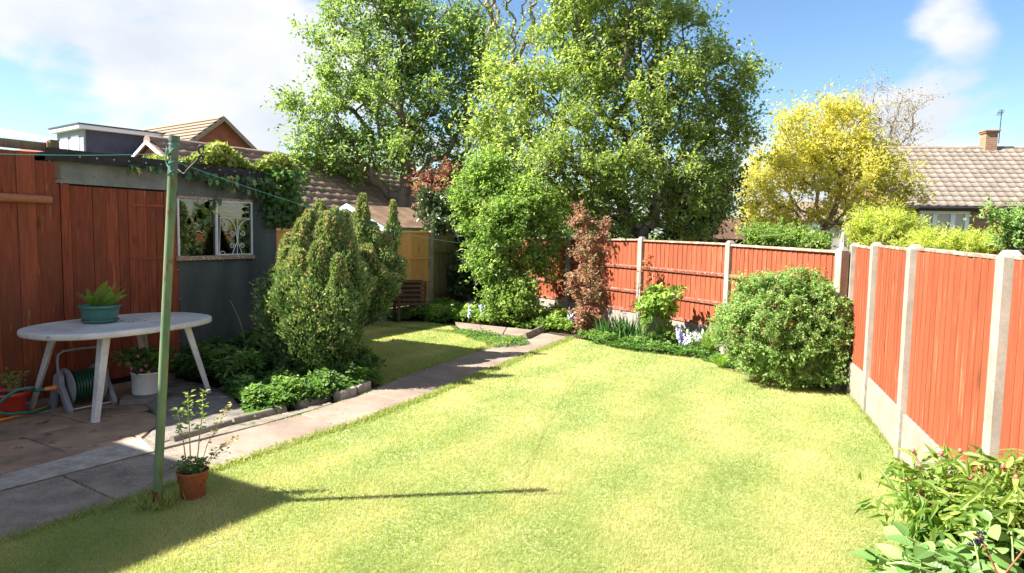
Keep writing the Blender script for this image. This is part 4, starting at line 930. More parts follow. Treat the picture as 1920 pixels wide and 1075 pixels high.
# ---- gabled brick house far left, with dormer
ap = AT(420, 218, 35.0); ru = Vector((-0.796, 0.605, 0)); rv = Vector((0.605, 0.796, 0))
FM = frame(rv, -ru if False else ru, Vector((ap.x, ap.y, 0)))        # local x across the gable, y along the ridge (away to the left)
def fq(x, y, z): return FM @ Vector((x, y, z))
fh = thing('brick_house', 'two-storey red brick house with gable end and brown roof, dormer on its left', 'house', (ap.x, ap.y, 0))
AZ = ap.z; HW = 5.2; PZ = 0.80; EZ2 = AZ - HW * PZ; FL = 16
quad3('roof', [fq(-HW, 0, EZ2), fq(0, 0, AZ), fq(0, FL, AZ), fq(-HW, FL, EZ2)], 0.12, M['tile_far'], fh)
quad3('roof', [fq(0, 0, AZ - .01), fq(HW, 0, EZ2), fq(HW, FL, EZ2), fq(0, FL, AZ - .01)], 0.12, M['tile_far'], fh)
me_ = MB(); slope = (fq(0, 0, AZ) - fq(-HW, 0, EZ2)); sl = slope.length; sd = slope / sl; nr_d = sd.cross(ru).normalized(); nr_d = nr_d if nr_d.z > 0 else -nr_d
for r in range(19):
    a = fq(-HW, -0.02, EZ2) + sd * (r * sl / 19); b = a + ru * FL; tq = sd * (sl / 19)
    V = [a + nr_d * 0.07, b + nr_d * 0.07, b + tq + nr_d * 0.02, a + tq + nr_d * 0.02, a + nr_d * 0.01, b + nr_d * 0.01, b + tq + nr_d * 0.01, a + tq + nr_d * 0.01]
    me_.add(V, [(0, 1, 2, 3), (4, 5, 1, 0), (0, 3, 7, 4), (1, 5, 6, 2)])
tag(me_.build('tile_courses', M['tile_far'], fh), kind='stuff')
gm = MB(); gm.add([(-HW + .3, 0.3, 0), (HW - .3, 0.3, 0), (HW - .3, 0.3, EZ2 + .1), (0, 0.3, AZ - 0.16), (-HW + .3, 0.3, EZ2 + .1)] + [(-HW + .3, 0.6, 0), (HW - .3, 0.6, 0), (HW - .3, 0.6, EZ2 + .1), (0, 0.6, AZ - 0.16), (-HW + .3, 0.6, EZ2 + .1)], [(0, 1, 2, 3, 4), (9, 8, 7, 6, 5), (0, 5, 6, 1), (1, 6, 7, 2), (4, 9, 5, 0)]); gm.build('gable', M['brick_far'], fh, mtx=FM)
MB().box((-HW + 0.4, FL / 2, EZ2 / 2), (0.3, FL - 1, EZ2)).build('wall', M['brick_far'], fh, mtx=FM)
MB().box((HW - 0.4, FL / 2, EZ2 / 2), (0.3, FL - 1, EZ2)).build('wall', M['brick_far'], fh, mtx=FM)
for sgn in (-1, 1):
    a, b = fq(sgn * HW, -0.06, EZ2 - 0.02), fq(0, -0.06, AZ - 0.02); mbx = MB(); V = [a, b, b - Vector((0, 0, .22)), a - Vector((0, 0, .22))]; V = V + [v + ru * 0.05 for v in V]
    mbx.add(V, [(0, 1, 2, 3), (7, 6, 5, 4), (0, 4, 5, 1), (2, 6, 7, 3), (1, 5, 6, 2), (0, 3, 7, 4)]); mbx.build('bargeboard', M['tile_brown'], fh)
# dormer: measured on a plane parallel to the gable
dc = AT(160, 243, 34.0); dy = (dc - Vector((ap.x, ap.y, 0))).dot(ru); dx = (dc - Vector((ap.x, ap.y, 0))).dot(rv); dz = dc.z
dr = thing('dormer', None, None, tuple(dc)); dr.parent = fh; dr.matrix_parent_inverse = WORLD[fh.name].inverted()
DW = 3.2; DL = 4.6; DH = 1.75
MB().box((dx + DL / 2, dy + DW / 2, dz - DH / 2), (DL, DW, DH)).build('cheek', M['lead'], dr, mtx=FM)
MB().box((dx - 0.06, dy + DW / 2, dz - DH / 2), (0.1, DW + 0.1, DH)).build('front', M['dormer'], dr, bevel=0.01, mtx=FM)
MB().box((dx + DL / 2 - 0.15, dy + DW / 2 - 0.05, dz + 0.10), (DL + 0.5, DW + 0.5, 0.2)).build('flat_roof', M['upvc'], dr, bevel=0.01, mtx=FM)
MB().box((dx + DL / 2 - 0.15, dy + DW / 2 - 0.05, dz + 0.23), (DL + 0.6, DW + 0.6, 0.06)).build('felt', M['lead'], dr, mtx=FM)
for k, w in ((0.55, 0.8), (1.9, 0.8)):
    fr_ = MB().box((dx - 0.12, dy + k + w / 2, dz - 0.85), (0.04, w + .12, 1.2)).build('window_frame', M['upvc'], dr, bevel=0.01, mtx=FM)
    MB().box((dx - 0.145, dy + k + w / 4, dz - 0.85), (0.02, w / 2 - .08, 1.05)).build('pane', M['pane_dull'], fr_, local=True, mtx=Matrix.Identity(4))
    fr_.children[0].matrix_parent_inverse = Matrix.Identity(4)
# a low red roof beyond it
lr = AT(40, 268, 42); lro = thing('far_house', 'brown-red roof of a distant house peeping over the lean-to at far left', 'house', (lr.x, lr.y, 0))
quad3('roof', [AT(30, 283, 42), AT(125, 287, 42), AT(125, 254, 45), AT(100, 262, 45)], 0.1, M['brick_far'], lro)
b0, b1 = AT(40, 290, 43), AT(120, 290, 43)
MB().box(((b0.x + b1.x) / 2, 44.5, b0.z / 2), (b1.x - b0.x, 2.5, b0.z)).build('wall', M['brick_far'], lro)
# ---- turquoise shed behind the golden fence
ga = AT(655, 383, 13.9); TM = frame(WN, WD, Vector((ga.x, ga.y, 0)))
ts = thing('painted_shed', 'turquoise painted garden shed with brown felt roof behind the golden fence', 'shed', (ga.x, ga.y, 0))
def tq(x, y, z): return TM @ Vector((x, y, z))
TZ = ga.z; TW = 0.92; TE = TZ - 0.42; TL = 1.9
for sgn in (-1, 1):
    p = [tq(sgn * (TW + .05), -0.06, TE - 0.03), tq(0, -0.06, TZ), tq(0, TL, TZ), tq(sgn * (TW + .05), TL, TE - 0.03)]
    if sgn > 0: p = [p[1], p[0], p[3], p[2]]
    quad3('roof', p, 0.035, M['shed_felt'], ts)
    a, b = tq(sgn * (TW + .07), -0.09, TE - 0.035), tq(0, -0.09, TZ + 0.01); V = [a, b, b - Vector((0, 0, .1)), a - Vector((0, 0, .1))]; V += [v + WD * 0.025 for v in V]
    mbx = MB(); mbx.add(V, [(0, 1, 2, 3), (7, 6, 5, 4), (0, 4, 5, 1), (2, 6, 7, 3), (1, 5, 6, 2), (0, 3, 7, 4)]); mbx.build('bargeboard', M['turq_light'], ts)
for k in range(14):
    z0, z1 = 0.05 + k * 0.135, 0.05 + (k + 1) * 0.135 - 0.006
    if z1 < TE: MB().box((TW - 0.07, TL / 2, (z0 + z1) / 2), (0.02, TL - 0.1, z1 - z0)).build('side_board', M['turquoise'], ts, bevel=0.004, mtx=TM @ Matrix.Rotation(0.0, 4, 'Y'))
    hwid = TW - 0.1 if z1 < TE else max(0.02, (TW - 0.05) * (TZ - z1 - 0.03) / (TZ - TE))
    if z1 < TZ - .05: MB().box((0, 0.02, (z0 + z1) / 2), (2 * hwid, 0.02, z1 - z0)).build('front_board', M['turquoise'], ts, bevel=0.004, mtx=TM)
# ---- the house behind the camera's left shoulder, whose shadow lies over path and patio
hc = Vector((-1.25 - 4.6, 3.97 - 4.6 * 0.167, 0))
nh = thing('brick_house', 'red brick house at the near end of the garden, left of the viewer', 'house', tuple(hc))
NM = frame(-WN, -WD, hc); ZH = 4.6
MB().box((3.0, 5.0, ZH / 2 - .1), (6.0, 10.0, ZH - .2)).build('wall', M['brick_far'], nh, mtx=NM)
MB().box((3.0, 5.0, ZH - 0.05), (6.0, 10.0, 0.1)).build('flat_roof', M['felt'], nh, mtx=NM)


# ================================================================== OBJECTS ON THE PATIO
# ---- oval table
tc_ = Vector((-3.50, 6.10, 0)); tx = Vector((0.43, 0.90, 0)).normalized(); ty = Vector((-tx.y, tx.x, 0))
tab = thing('garden_table', 'grubby white plastic oval garden table beside the red fence', 'table', tuple(tc_))
TBM = frame(tx, ty, tc_ + Vector((0, 0, 0.016))); TH = 0.72
def oval(r, ex=2.5):  # superellipse ring points
    A_, B_ = 0.80, 0.515
    out = []
    for k in range(64):
        a = 2 * math.pi * k / 64; c, s = math.cos(a), math.sin(a)
        out.append((math.copysign(abs(c) ** (2 / ex), c) * (A_ + r), math.copysign(abs(s) ** (2 / ex), s) * (B_ + r)))
    return out
mb = MB(); rings = [(-0.42, TH - 0.001), (-0.05, TH), (-0.02, TH + 0.003), (-0.006, TH), (0.0, TH - 0.008), (0.002, TH - 0.035), (-0.004, TH - 0.048), (-0.02, TH - 0.05), (-0.024, TH - 0.022), (-0.42, TH - 0.02)]
V = []; F = []
for r, z in rings: V += [(x, y, z) for x, y in oval(r)]
for i in range(len(rings) - 1): F += [(i * 64 + k, i * 64 + (k + 1) % 64, (i + 1) * 64 + (k + 1) % 64, (i + 1) * 64 + k) for k in range(64)]
mb.add(V, F, True); mb.add(V[:64], [tuple(range(64))]); mb.build('tabletop', M['white_plastic'], tab, mtx=TBM)
# leg: tapered L-section
def tleg(fx, fy, tx_, ty_):
    mb = MB(); P0 = Vector((tx_, ty_, TH - 0.045)); P1 = Vector((fx, fy, 0.0)); sx = 1 if fx > 0 else -1; sy = 1 if fy > 0 else -1
    V = []
    for P, w in ((P0, 0.072), (P1, 0.048)):
        t = 0.014
        pr = [(0, 0), (-w, 0), (-w, -t), (-t - .006, -t), (-t, -t - .006), (-t, -w), (0, -w)]
        V += [P + Vector((sx * (x + w * .3), sy * (y + w * .3), 0)) for x, y in pr]
    m = 7; F = [(i, (i + 1) % m, m + (i + 1) % m, m + i) for i in range(m)] + [tuple(range(m)), tuple(range(m, 2 * m))[::-1]]
    if sx * sy > 0: F = [f[::-1] for f in F]
    mb.add(V, F); return mb
for sx in (-1, 1):
    for sy in (-1, 1):
        tleg(sx * 0.56, sy * 0.43, sx * 0.40, sy * 0.33).build('leg', M['white_plastic'], tab, bevel=0.003, mtx=TBM)
for s in (-1, 1): MB().box((s * 0.38, 0, TH - 0.05), (0.02, 0.62, 0.04)).build('brace', M['white_plastic'], tab, mtx=TBM)
# ---- plant frond / soil helpers
def frond_mesh(name, L, W, mat, n=16, arch=0.5):
    V = []; F = []
    for i in range(n + 1):
        t = i / n; y = L * t * (1 - 0.25 * arch * t); z = L * (0.55 * t - arch * t * t)
        w = W * math.sin(math.pi * min(1, 0.12 + t * 0.9)) ** 0.8 * (1 - 0.3 * t)
        if i == 0: py_, pz_ = y, z; continue
        for s in (-1, 1):
            b = len(V); dy = L / n * 0.8
            V += [(0, y - dy * .4, z), (s * w * 0.5, y + dy * 0.30, z + w * .02 + 0.004), (s * w, y + dy * 0.7, z - w * .2), (s * w * 0.5, y - dy * .55 + dy * .3 - dy * .25, z + w * .02)]
            F.append((b, b + 1, b + 2, b + 3) if s > 0 else (b, b + 3, b + 2, b + 1))
        py_, pz_ = y, z
    b = len(V)
    for i in range(n + 1):
        t = i / n; y = L * t * (1 - 0.25 * arch * t); z = L * (0.55 * t - arch * t * t); V += [(-0.0025, y, z + .001), (0.0025, y, z + .001)]
    F += [(b + 2 * i, b + 2 * i + 1, b + 2 * i + 3, b + 2 * i + 2) for i in range(n)]
    me = bpy.data.meshes.new(name); me.from_pydata(V, [], F); me.materials.append(mat); me.update(); return me
M['frond'] = mat_leafobj('fern_frond', [(0, (0.10, 0.21, 0.025)), (1, (0.24, 0.37, 0.06))], 0.45)
def fern(name, label, p, n, L, W, rise=(0.3, 1.0), group=None, arch=0.5):
    t = thing(name, label, 'fern', tuple(p), group); me = frond_mesh('frond', L, W, M['frond'], arch=arch)
    for k in range(n):
        a = 2 * math.pi * (k + random.random() * 0.6) / n; s = random.uniform(0.7, 1.1)
        obj('frond', me, t, mtx=Matrix.Translation(Vector(p)) @ Matrix.Rotation(a, 4, 'Z') @ Matrix.Rotation(random.uniform(*rise), 4, 'X') @ Matrix.Rotation(random.uniform(-.3, .3), 4, 'Y') @ Matrix.Scale(s, 4))
    return t
# green bowl pot with fern on the table
pg = G(188, 603, TH + 0.02)
bowl = thing('plant_pot', 'dark green round bowl pot on the white oval table', 'pot', tuple(pg))
MB().lathe([(0.0, 0.012), (0.10, 0.012), (0.115, 0.0), (0.125, 0.0), (0.132, 0.02), (0.138, 0.05), (0.15, 0.10), (0.156, 0.128), (0.168, 0.130), (0.172, 0.140), (0.168, 0.152), (0.156, 0.152), (0.150, 0.12), (0.0, 0.118)], n=36).build('bowl', M['pot_green'], bowl, mtx=Matrix.Translation(pg))
MB().lathe([(0.0, 0.0), (0.13, 0.0), (0.148, 0.008), (0.15, 0.022), (0.143, 0.022), (0.138, 0.01)], n=36).build('saucer', M['pot_green'], bowl, mtx=Matrix.Translation(pg))
MB().lathe([(0.151, 0.122), (0.08, 0.132), (0, 0.136)], n=24).build('compost', M['soil'], bowl, mtx=Matrix.Translation(pg))
fern('potted_fern', 'bright green fern growing in the green bowl on the table', pg + Vector((-0.04, 0, 0.13)), 12, 0.26, 0.075, (0.15, 0.95), arch=0.35)
sprig = thing('potted_fern', 'second small fern tuft at the right side of the green bowl', 'fern', tuple(pg + Vector((0.08, 0, 0.13))))
fm_ = frond_mesh('frond', 0.23, 0.065, M['frond'], arch=0.3)
for a, r in ((-1.1, 0.75), (-0.6, 0.5), (-1.7, 0.3), (-1.3, 1.0), (0.4, 0.7), (-2.4, 0.5)):
    obj('frond', fm_, sprig, mtx=Matrix.Translation(pg + Vector((0.07, 0, 0.13))) @ Matrix.Rotation(a, 4, 'Z') @ Matrix.Rotation(r, 4, 'X'))
# leaf litter on the table
lit = MB()
for k in range(22):
    x, y = random.gauss(0.16, 0.10), random.gauss(-0.05, 0.12); a = random.random() * 6; c, s = math.cos(a), math.sin(a); w = random.uniform(.006, .018)
    lit.add([(x - c * w, y - s * w, TH + .004), (x - s * w * .5, y + c * w * .5, TH + .008), (x + c * w, y + s * w, TH + .004), (x + s * w * .5, y - c * w * .5, TH + .005)], [(0, 1, 2, 3)])
tag(lit.build('leaf_litter', M['soil'], mtx=TBM), 'scattered dry leaf crumbs lying on the table beside the green bowl', 'debris', kind='stuff')

# ---- hose reel
hp0 = G(112, 772); hx_ = Vector((0.52, 0.854, 0)).normalized(); hy_ = Vector((-hx_.y, hx_.x, 0))
HR = frame(hx_, hy_, hp0 + Vector((0, 0, 0.016))); reel = thing('hose_reel', 'grey plastic hose reel wound with dark green hose under the table', 'hose reel', tuple(hp0))
RX = Matrix.Rotation(math.pi / 2, 3, 'Y')
def side_frame(x):
    pr = [(-0.20, 0.0), (-0.145, 0.0), (-0.045, 0.15), (0.03, 0.14), (0.085, 0.0), (0.15, 0.0), (0.155, 0.03), (0.07, 0.22), (0.045, 0.30), (-0.02, 0.335), (-0.06, 0.30), (-0.07, 0.22), (-0.20, 0.03)]
    pr = pr[::-1]
    V = [(x - 0.02, y, z) for y, z in pr] + [(x + 0.02, y, z) for y, z in pr]; n = len(pr)
    mb = MB(); mb.add(V, [tuple(range(n))[::-1], tuple(range(n, 2 * n))] + [(i, (i + 1) % n, n + (i + 1) % n, n + i) for i in range(n)]); return mb
side_frame(0.0).build('side_frame', M['grey_plastic'], reel, bevel=0.006, mtx=HR)
side_frame(0.37).build('side_frame', M['grey_plastic'], reel, bevel=0.006, mtx=HR)
for x in (0.055, 0.315):
    MB().lathe([(0.03, -0.012), (0.16, -0.008), (0.172, 0.0), (0.16, 0.008), (0.11, 0.004), (0.10, 0.010), (0.03, 0.012)], n=36, rot=RX, c=(x, 0, 0.185)).build('flange', M['grey_plastic'], reel, mtx=HR)
MB().lathe([(0.055, -0.12), (0.055, 0.12)], n=20, rot=RX, c=(0.185, 0, 0.185)).build('drum', M['black_plastic'], reel, mtx=HR)
coil = []
for k in range(360):
    t = k / 360; a = t * 2 * math.pi * 16; lay = int(t * 2); f = (t * 2) % 1; xx = 0.085 + (f if lay == 0 else 1 - f) * 0.20; r = 0.105 + lay * 0.022
    coil.append((xx, math.cos(a) * r, 0.185 + math.sin(a) * r))
MB().tube(coil, 0.0125, 6).build('wound_hose', M['hose_dark'], reel, mtx=HR)
hnd = [(0.0, 0.0, 0.30), (0.0, 0.01, 0.42), (0.01, 0.015, 0.475), (0.05, 0.02, 0.50), (0.185, 0.02, 0.505), (0.32, 0.02, 0.50), (0.36, 0.015, 0.475), (0.37, 0.01, 0.42), (0.37, 0, 0.30)]
MB().tube(hnd, 0.011, 8).build('handle', M['grey_plastic'], reel, mtx=HR)
MB().tube([(0.0, -0.16, 0.02), (0.37, -0.16, 0.02)], 0.010, 8).build('base_bar', M['metal'], reel, mtx=HR)
MB().lathe([(0.0, -0.07), (0.014, -0.07), (0.018, -0.05), (0.018, 0.0), (0.024, 0.005), (0.024, 0.03), (0.0, 0.03)], n=14, rot=RX, c=(-0.045, 0, 0.20)).build('hose_connector', M['orange'], reel, mtx=HR)
# hose looping out to the left
def hw_(x, y, z): return HR @ Vector((x, y, z))
hs_ = [hw_(-0.11, 0, 0.20), hw_(-0.2, 0, 0.205), AT(60, 725, 5.45), AT(22, 736, 5.3), AT(-4, 752, 5.2), AT(-18, 775, 5.1)]
q = G(5, 800); hs2 = [Vector((q.x - .05, q.y, .03))]
def smooth(P, n=8):
    out = []
    for i in range(len(P) - 1):
        p0 = P[max(i - 1, 0)]; p1, p2 = P[i], P[i + 1]; p3 = P[min(i + 2, len(P) - 1)]
        for k in range(n):
            t = k / n; out.append(0.5 * ((2 * p1) + (p2 - p0) * t + (2 * p0 - 5 * p1 + 4 * p2 - p3) * t * t + (-p0 + 3 * p1 - 3 * p2 + p3) * t ** 3))
    return out + [P[-1]]
loop = [hw_(-0.11, 0, 0.20), hw_(-0.2, 0, 0.205), AT(62, 727, 5.45), AT(30, 733, 5.4), AT(3, 752, 5.35), AT(-8, 768, 5.35), AT(10, 776, 5.4), AT(40, 774, 5.5), G(70, 772, 0.03), G(95, 762, 0.03)]
tag(MB().tube(smooth(loop), 0.0125, 8).build('garden_hose', M['hose']), 'bright green hose looping left from the reel past the red pot', 'hose')
tag(MB().tube(smooth([G(-60, 800, .03), G(-10, 790, .03), G(25, 782, .03), G(60, 772, .03), G(90, 762, .03), G(110, 752, .03)]), 0.013, 8).build('garden_hose', M['hose_yellow']), 'yellow-orange hose lying on the paving in front of the red pot', 'hose')
# ---- pots
def pot(name, label, p, h, r0, r1, mat, rim=0.02, cat='pot', lip=0.012, n=32, extra=None, soil=True):
    t = thing(name, label, cat, tuple(p)); T_ = Matrix.Translation(p)
    pr = extra or [(0.0, 0.0), (r0, 0.0), (r0 + 0.003, 0.004), (r1 - 0.004, h - rim), (r1 + lip, h - rim + 0.002), (r1 + lip, h - 0.004), (r1 + lip - 0.004, h), (r1 - 0.004, h), (r1 - 0.008, h - 0.03), (0.0, h - 0.035)]
    MB().lathe(pr, n=n).build('pot_body', mat, t, mtx=T_)
    if soil: MB().lathe([(r1 - 0.006, h - 0.028), (r1 * .5, h - 0.02), (0, h - 0.018)], n=20).build('compost', M['soil'], t, mtx=T_)
    return t
def pz(p, z=0.016): return Vector((p.x, p.y, z))
rp = pz(G(17, 783)); pot('plant_pot', 'red plastic pot by the green hose at far left', rp, 0.205, 0.10, 0.142, M['pot_red'], 0.03)
wp = pz(G(275, 750), 0.07); pot('plant_pot', 'white plastic tub on a loose slab behind the pole', wp, 0.20, 0.115, 0.125, M['white_pot'], 0.012, lip=0.004)
tp = pz(G(362, 931), -0.005)
pot('plant_pot', 'brown terracotta pot with thick collar standing on the grass edge beside the pole', tp, 0.165, 0.068, 0.092, M['terracotta'], extra=[(0, 0), (0.066, 0), (0.068, 0.004), (0.073, 0.095), (0.078, 0.10), (0.083, 0.105), (0.086, 0.155), (0.092, 0.160), (0.092, 0.168), (0.084, 0.168), (0.08, 0.14), (0, 0.138)])
np_ = pz(G(546, 708), 0.0); pot('plant_pot', 'small pale blue-white pot sunk in leaves under the conifer', np_, 0.13, 0.075, 0.095, M['white_pot'], 0.012, lip=0.004)

def small_plant(name, label, p, stems, L, W, nleaf, mat, smat, r=0.003, cat='plant', group=None, up=0.4, spread=0.05, leafpart='foliage', lean=0.2, start=0.2):
    t = thing(name, label, cat, tuple(p), group); C_ = []; D_ = []; N_ = []; mb = MB(); Vv = []
    for k in range(len(stems)):
        pts = [Vector(q) for q in stems[k]]; mb.tube(pts, [r * (1 - 0.6 * i / (len(pts) - 1)) for i in range(len(pts))], 5)
        sp = smooth(pts, 6); m = len(sp)
        for j in range(nleaf):
            f = start + (1 - start) * random.random(); q = sp[min(int(f * (m - 1)), m - 1)]
            a = random.random() * 6.283; d = Vector((math.cos(a), math.sin(a), random.uniform(-0.2, 0.8))); C_.append(q + d * spread * random.random()); D_.append(d)
            N_.append(Vector((random.gauss(0, .4), random.gauss(0, .4), 1))); Vv.append(random.random())
    mb.build('stem', smat, t)
    n = len(C_); sz = 0.6 + 0.6 * rng.random(n)
    tag(leaves(leafpart, np.array(C_), np.array(D_), np.array(N_), L * sz, W * sz, np.clip(np.array(Vv) * 0.6 + 0.25, 0, 1), mat, t), kind='stuff'); return t
def rstems(p, n, h, rad, lean=0.15, base=0.02):
    out = []
    for k in range(n):
        a = random.random() * 6.283; r = rad * math.sqrt(random.random()); b = Vector((p.x + math.cos(a) * base, p.y + math.sin(a) * base, p.z)); hh = h * random.uniform(0.6, 1.0)
        tp_ = Vector((p.x + math.cos(a) * r, p.y + math.sin(a) * r, p.z + hh)); mid = (b + tp_) / 2 + Vector((random.gauss(0, .02), random.gauss(0, .02), hh * 0.08)); out.append([b, mid, tp_])
    return out
small_plant('potted_plant', 'thin seedling with a few light leaves in the red pot', rp + Vector((0, 0, .18)), rstems(rp + Vector((0.03, 0, 0.18)), 7, 0.20, 0.10), 0.05, 0.028, 9, ML['haz'], M['stem_green'])
small_plant('potted_plant', 'bushy pink-flowered geranium plant spilling from the white tub', wp + Vector((0, 0, .18)), rstems(wp + Vector((0, 0, .18)), 34, 0.22, 0.27), 0.055, 0.045, 26, ML['cover_dark'], M['stem_green'], spread=0.07)
fl = MB()
for k in range(9):
    q = AT(random.uniform(238, 300), random.uniform(664, 700), wp.y - 0.15); 
    for j in range(5):
        a = j * 1.2566; fl.add([q, q + Vector((math.cos(a - .4) * .012, -.004, math.sin(a - .4) * .012)), q + Vector((math.cos(a) * .02, -.002, math.sin(a) * .02)), q + Vector((math.cos(a + .4) * .012, -.004, math.sin(a + .4) * .012))], [(0, 1, 2, 3)])
ob_ = fl.build('flowers', M['pink_flower'], bpy.data.objects.get('potted_plant.001')); tag(ob_, kind='stuff')
# plant in the terracotta pot: upright budding stems
tb = tp + Vector((0, 0, 0.14)); dpt = tp.y
def A(px, py, dd=0.0): return AT(px, py, dpt + dd)
st = [[tb + Vector((-.01, 0, 0)), A(356, 830), A(354, 780), A(352, 735)], [tb + Vector((.015, .01, 0)), A(374, 820), A(379, 780), A(381, 730)], [tb + Vector((-.03, 0, 0)), A(344, 830, .05), A(338, 800, .05), A(332, 765, .06)],
      [tb + Vector((.03, .01, 0)), A(388, 835, .02), A(408, 800, .03), A(424, 770, .03), A(434, 758, .03)], [tb + Vector((.04, -.01, 0)), A(400, 850), A(425, 833), A(448, 822)], [tb + Vector((.04, .0, 0)), A(396, 862), A(412, 850), A(428, 846)]]
pl = small_plant('potted_plant', 'leggy budding shrub with bare upright stems in the terracotta pot', tb, st[:3], 0.034, 0.02, 46, ML['haz'], M['stem_dead'], r=0.0045, spread=0.016, start=0.45)
small_plant('potted_plant', 'dry cream seed sprays leaning right out of the terracotta pot', tb, st[3:5], 0.026, 0.02, 40, mat_leaf('dry_cream_leaf', [(0, (0.45, 0.38, 0.16)), (1, (0.72, 0.60, 0.32))], 0.3), M['stem_dead'], r=0.003, spread=0.02, start=0.3)
small_plant('potted_plant', 'low green foliage filling the top of the terracotta pot', tb, rstems(tb, 16, 0.10, 0.075) + st[5:], 0.03, 0.022, 16, ML['cover_dark'], M['stem_green'], r=0.002, spread=0.03)

# ---- washing line pole and line
pb = G(293, 950); ptop = AT(327, 255, pb.y)
pole = thing('line_post', 'leaning green metal washing line post with flaking paint in front of the table', 'post', tuple(pb))
pd = ptop - pb
MB().tube([pb + Vector((0, 0, -0.05)), pb + pd * 0.9], 0.0245, 20).build('pole', M['pole'], pole)
MB().tube([pb + pd * 0.902, pb + pd * 0.985], 0.0255, 20).build('pole_head', M['pole_teal'], pole)
MB().tube([pb + pd * 0.9855, ptop], 0.029, 20).build('cap', M['pole_teal'], pole)
MB().tube([pb + Vector((0, 0, -0.05)), pb + pd * 0.045], 0.0262, 20).build('rusty_foot', M['rust'], pole)
hz = MB(); h0 = pb + pd * 0.90
kk = [A(340, 322) if False else AT(334, 318, pb.y - .03), AT(345, 326, pb.y - .05), AT(352, 318, pb.y - .05), AT(368, 302, pb.y - .04), AT(377, 292, pb.y - .04)]
hz.tube(smooth(kk, 5), 0.005, 8)
for c0, r_ in (((377, 281), 8), ((376, 298), 7)):
    hz.tube([AT(c0[0] + math.cos(a) * r_ * .6, c0[1] + math.sin(a) * r_, pb.y - .04) for a in np.linspace(0.6, 6.4, 12)], 0.0055, 8)
hz.build('line_hook', M['iron'], pole)
wrap = MB()
for (f, s) in ((0.905, 0.02), (0.915, -0.02), (0.93, 0.012), (0.96, 0.03), (0.975, -0.01)):
    c = pb + pd * f; wrap.tube([c + Vector((math.cos(a) * .029, math.sin(a) * .029, s * math.cos(a))) for a in np.linspace(0, 2 * math.pi, 16)], 0.0022, 5)
wrap.tube(smooth([pb + pd * .97 + Vector((-.03, -.015, 0)), pb + pd * .95 + Vector((-.028, -.025, 0)), pb + pd * .93 + Vector((-.03, -.015, 0)), pb + pd * .905 + Vector((.01, -.034, 0))]), 0.0035, 5)
wrap.build('line_knot', M['line'], pole)
ln = thing('washing_line', 'thin green washing line running from the post to the back fence', 'washing line', tuple(pb + pd * 0.93))
a = pb + pd * 0.935; b = Vector((1.03, 12.70, 1.55)); lp = [a.lerp(b, t) - Vector((0, 0, 0.32 * 4 * t * (1 - t))) for t in np.linspace(0, 1, 30)]
MB().tube(lp, 0.0019, 5).build('line', M['line'], ln)
a2 = pb + pd * 0.955; b2 = AT(-260, 276, 2.6); lp = [a2.lerp(b2, t) - Vector((0, 0, 0.02 * 4 * t * (1 - t))) for t in np.linspace(0, 1, 12)]
tag(MB().tube(lp, 0.0019, 5).build('washing_line', M['line']), 'green washing line running from the post leftwards out of the picture', 'washing line')

# ---- dark slatted folding table by the golden fence
bt = G(768, 602); KM = frame(Vector((0.93, 0.36, 0)), Vector((-0.36, 0.93, 0)), Vector((bt.x, bt.y, 0)))
sl_ = thing('slatted_table', 'dark brown slatted wooden table standing by the golden fence', 'table', tuple(bt))
KH = 0.70; kw = 0.26
for k in range(6): MB().box((-kw + 0.045 + k * 0.0865, 0, KH), (0.078, 0.46, 0.02)).build('top_slat', M['dark_wood'], sl_, bevel=0.003, mtx=KM)
for sx in (-1, 1):
    for sy in (-1, 1): MB().box((sx * (kw - 0.03), sy * 0.19, KH / 2 - .01), (0.05, 0.035, KH - 0.02)).build('leg', M['dark_wood'], sl_, bevel=0.003, mtx=KM)
for z in (0.32, 0.40, 0.48, 0.56, 0.64):
    for sy in (-1, 1): MB().box((0, sy * 0.215, z), (2 * kw - 0.02, 0.014, 0.045)).build('side_slat', M['dark_wood'], sl_, bevel=0.002, mtx=KM)

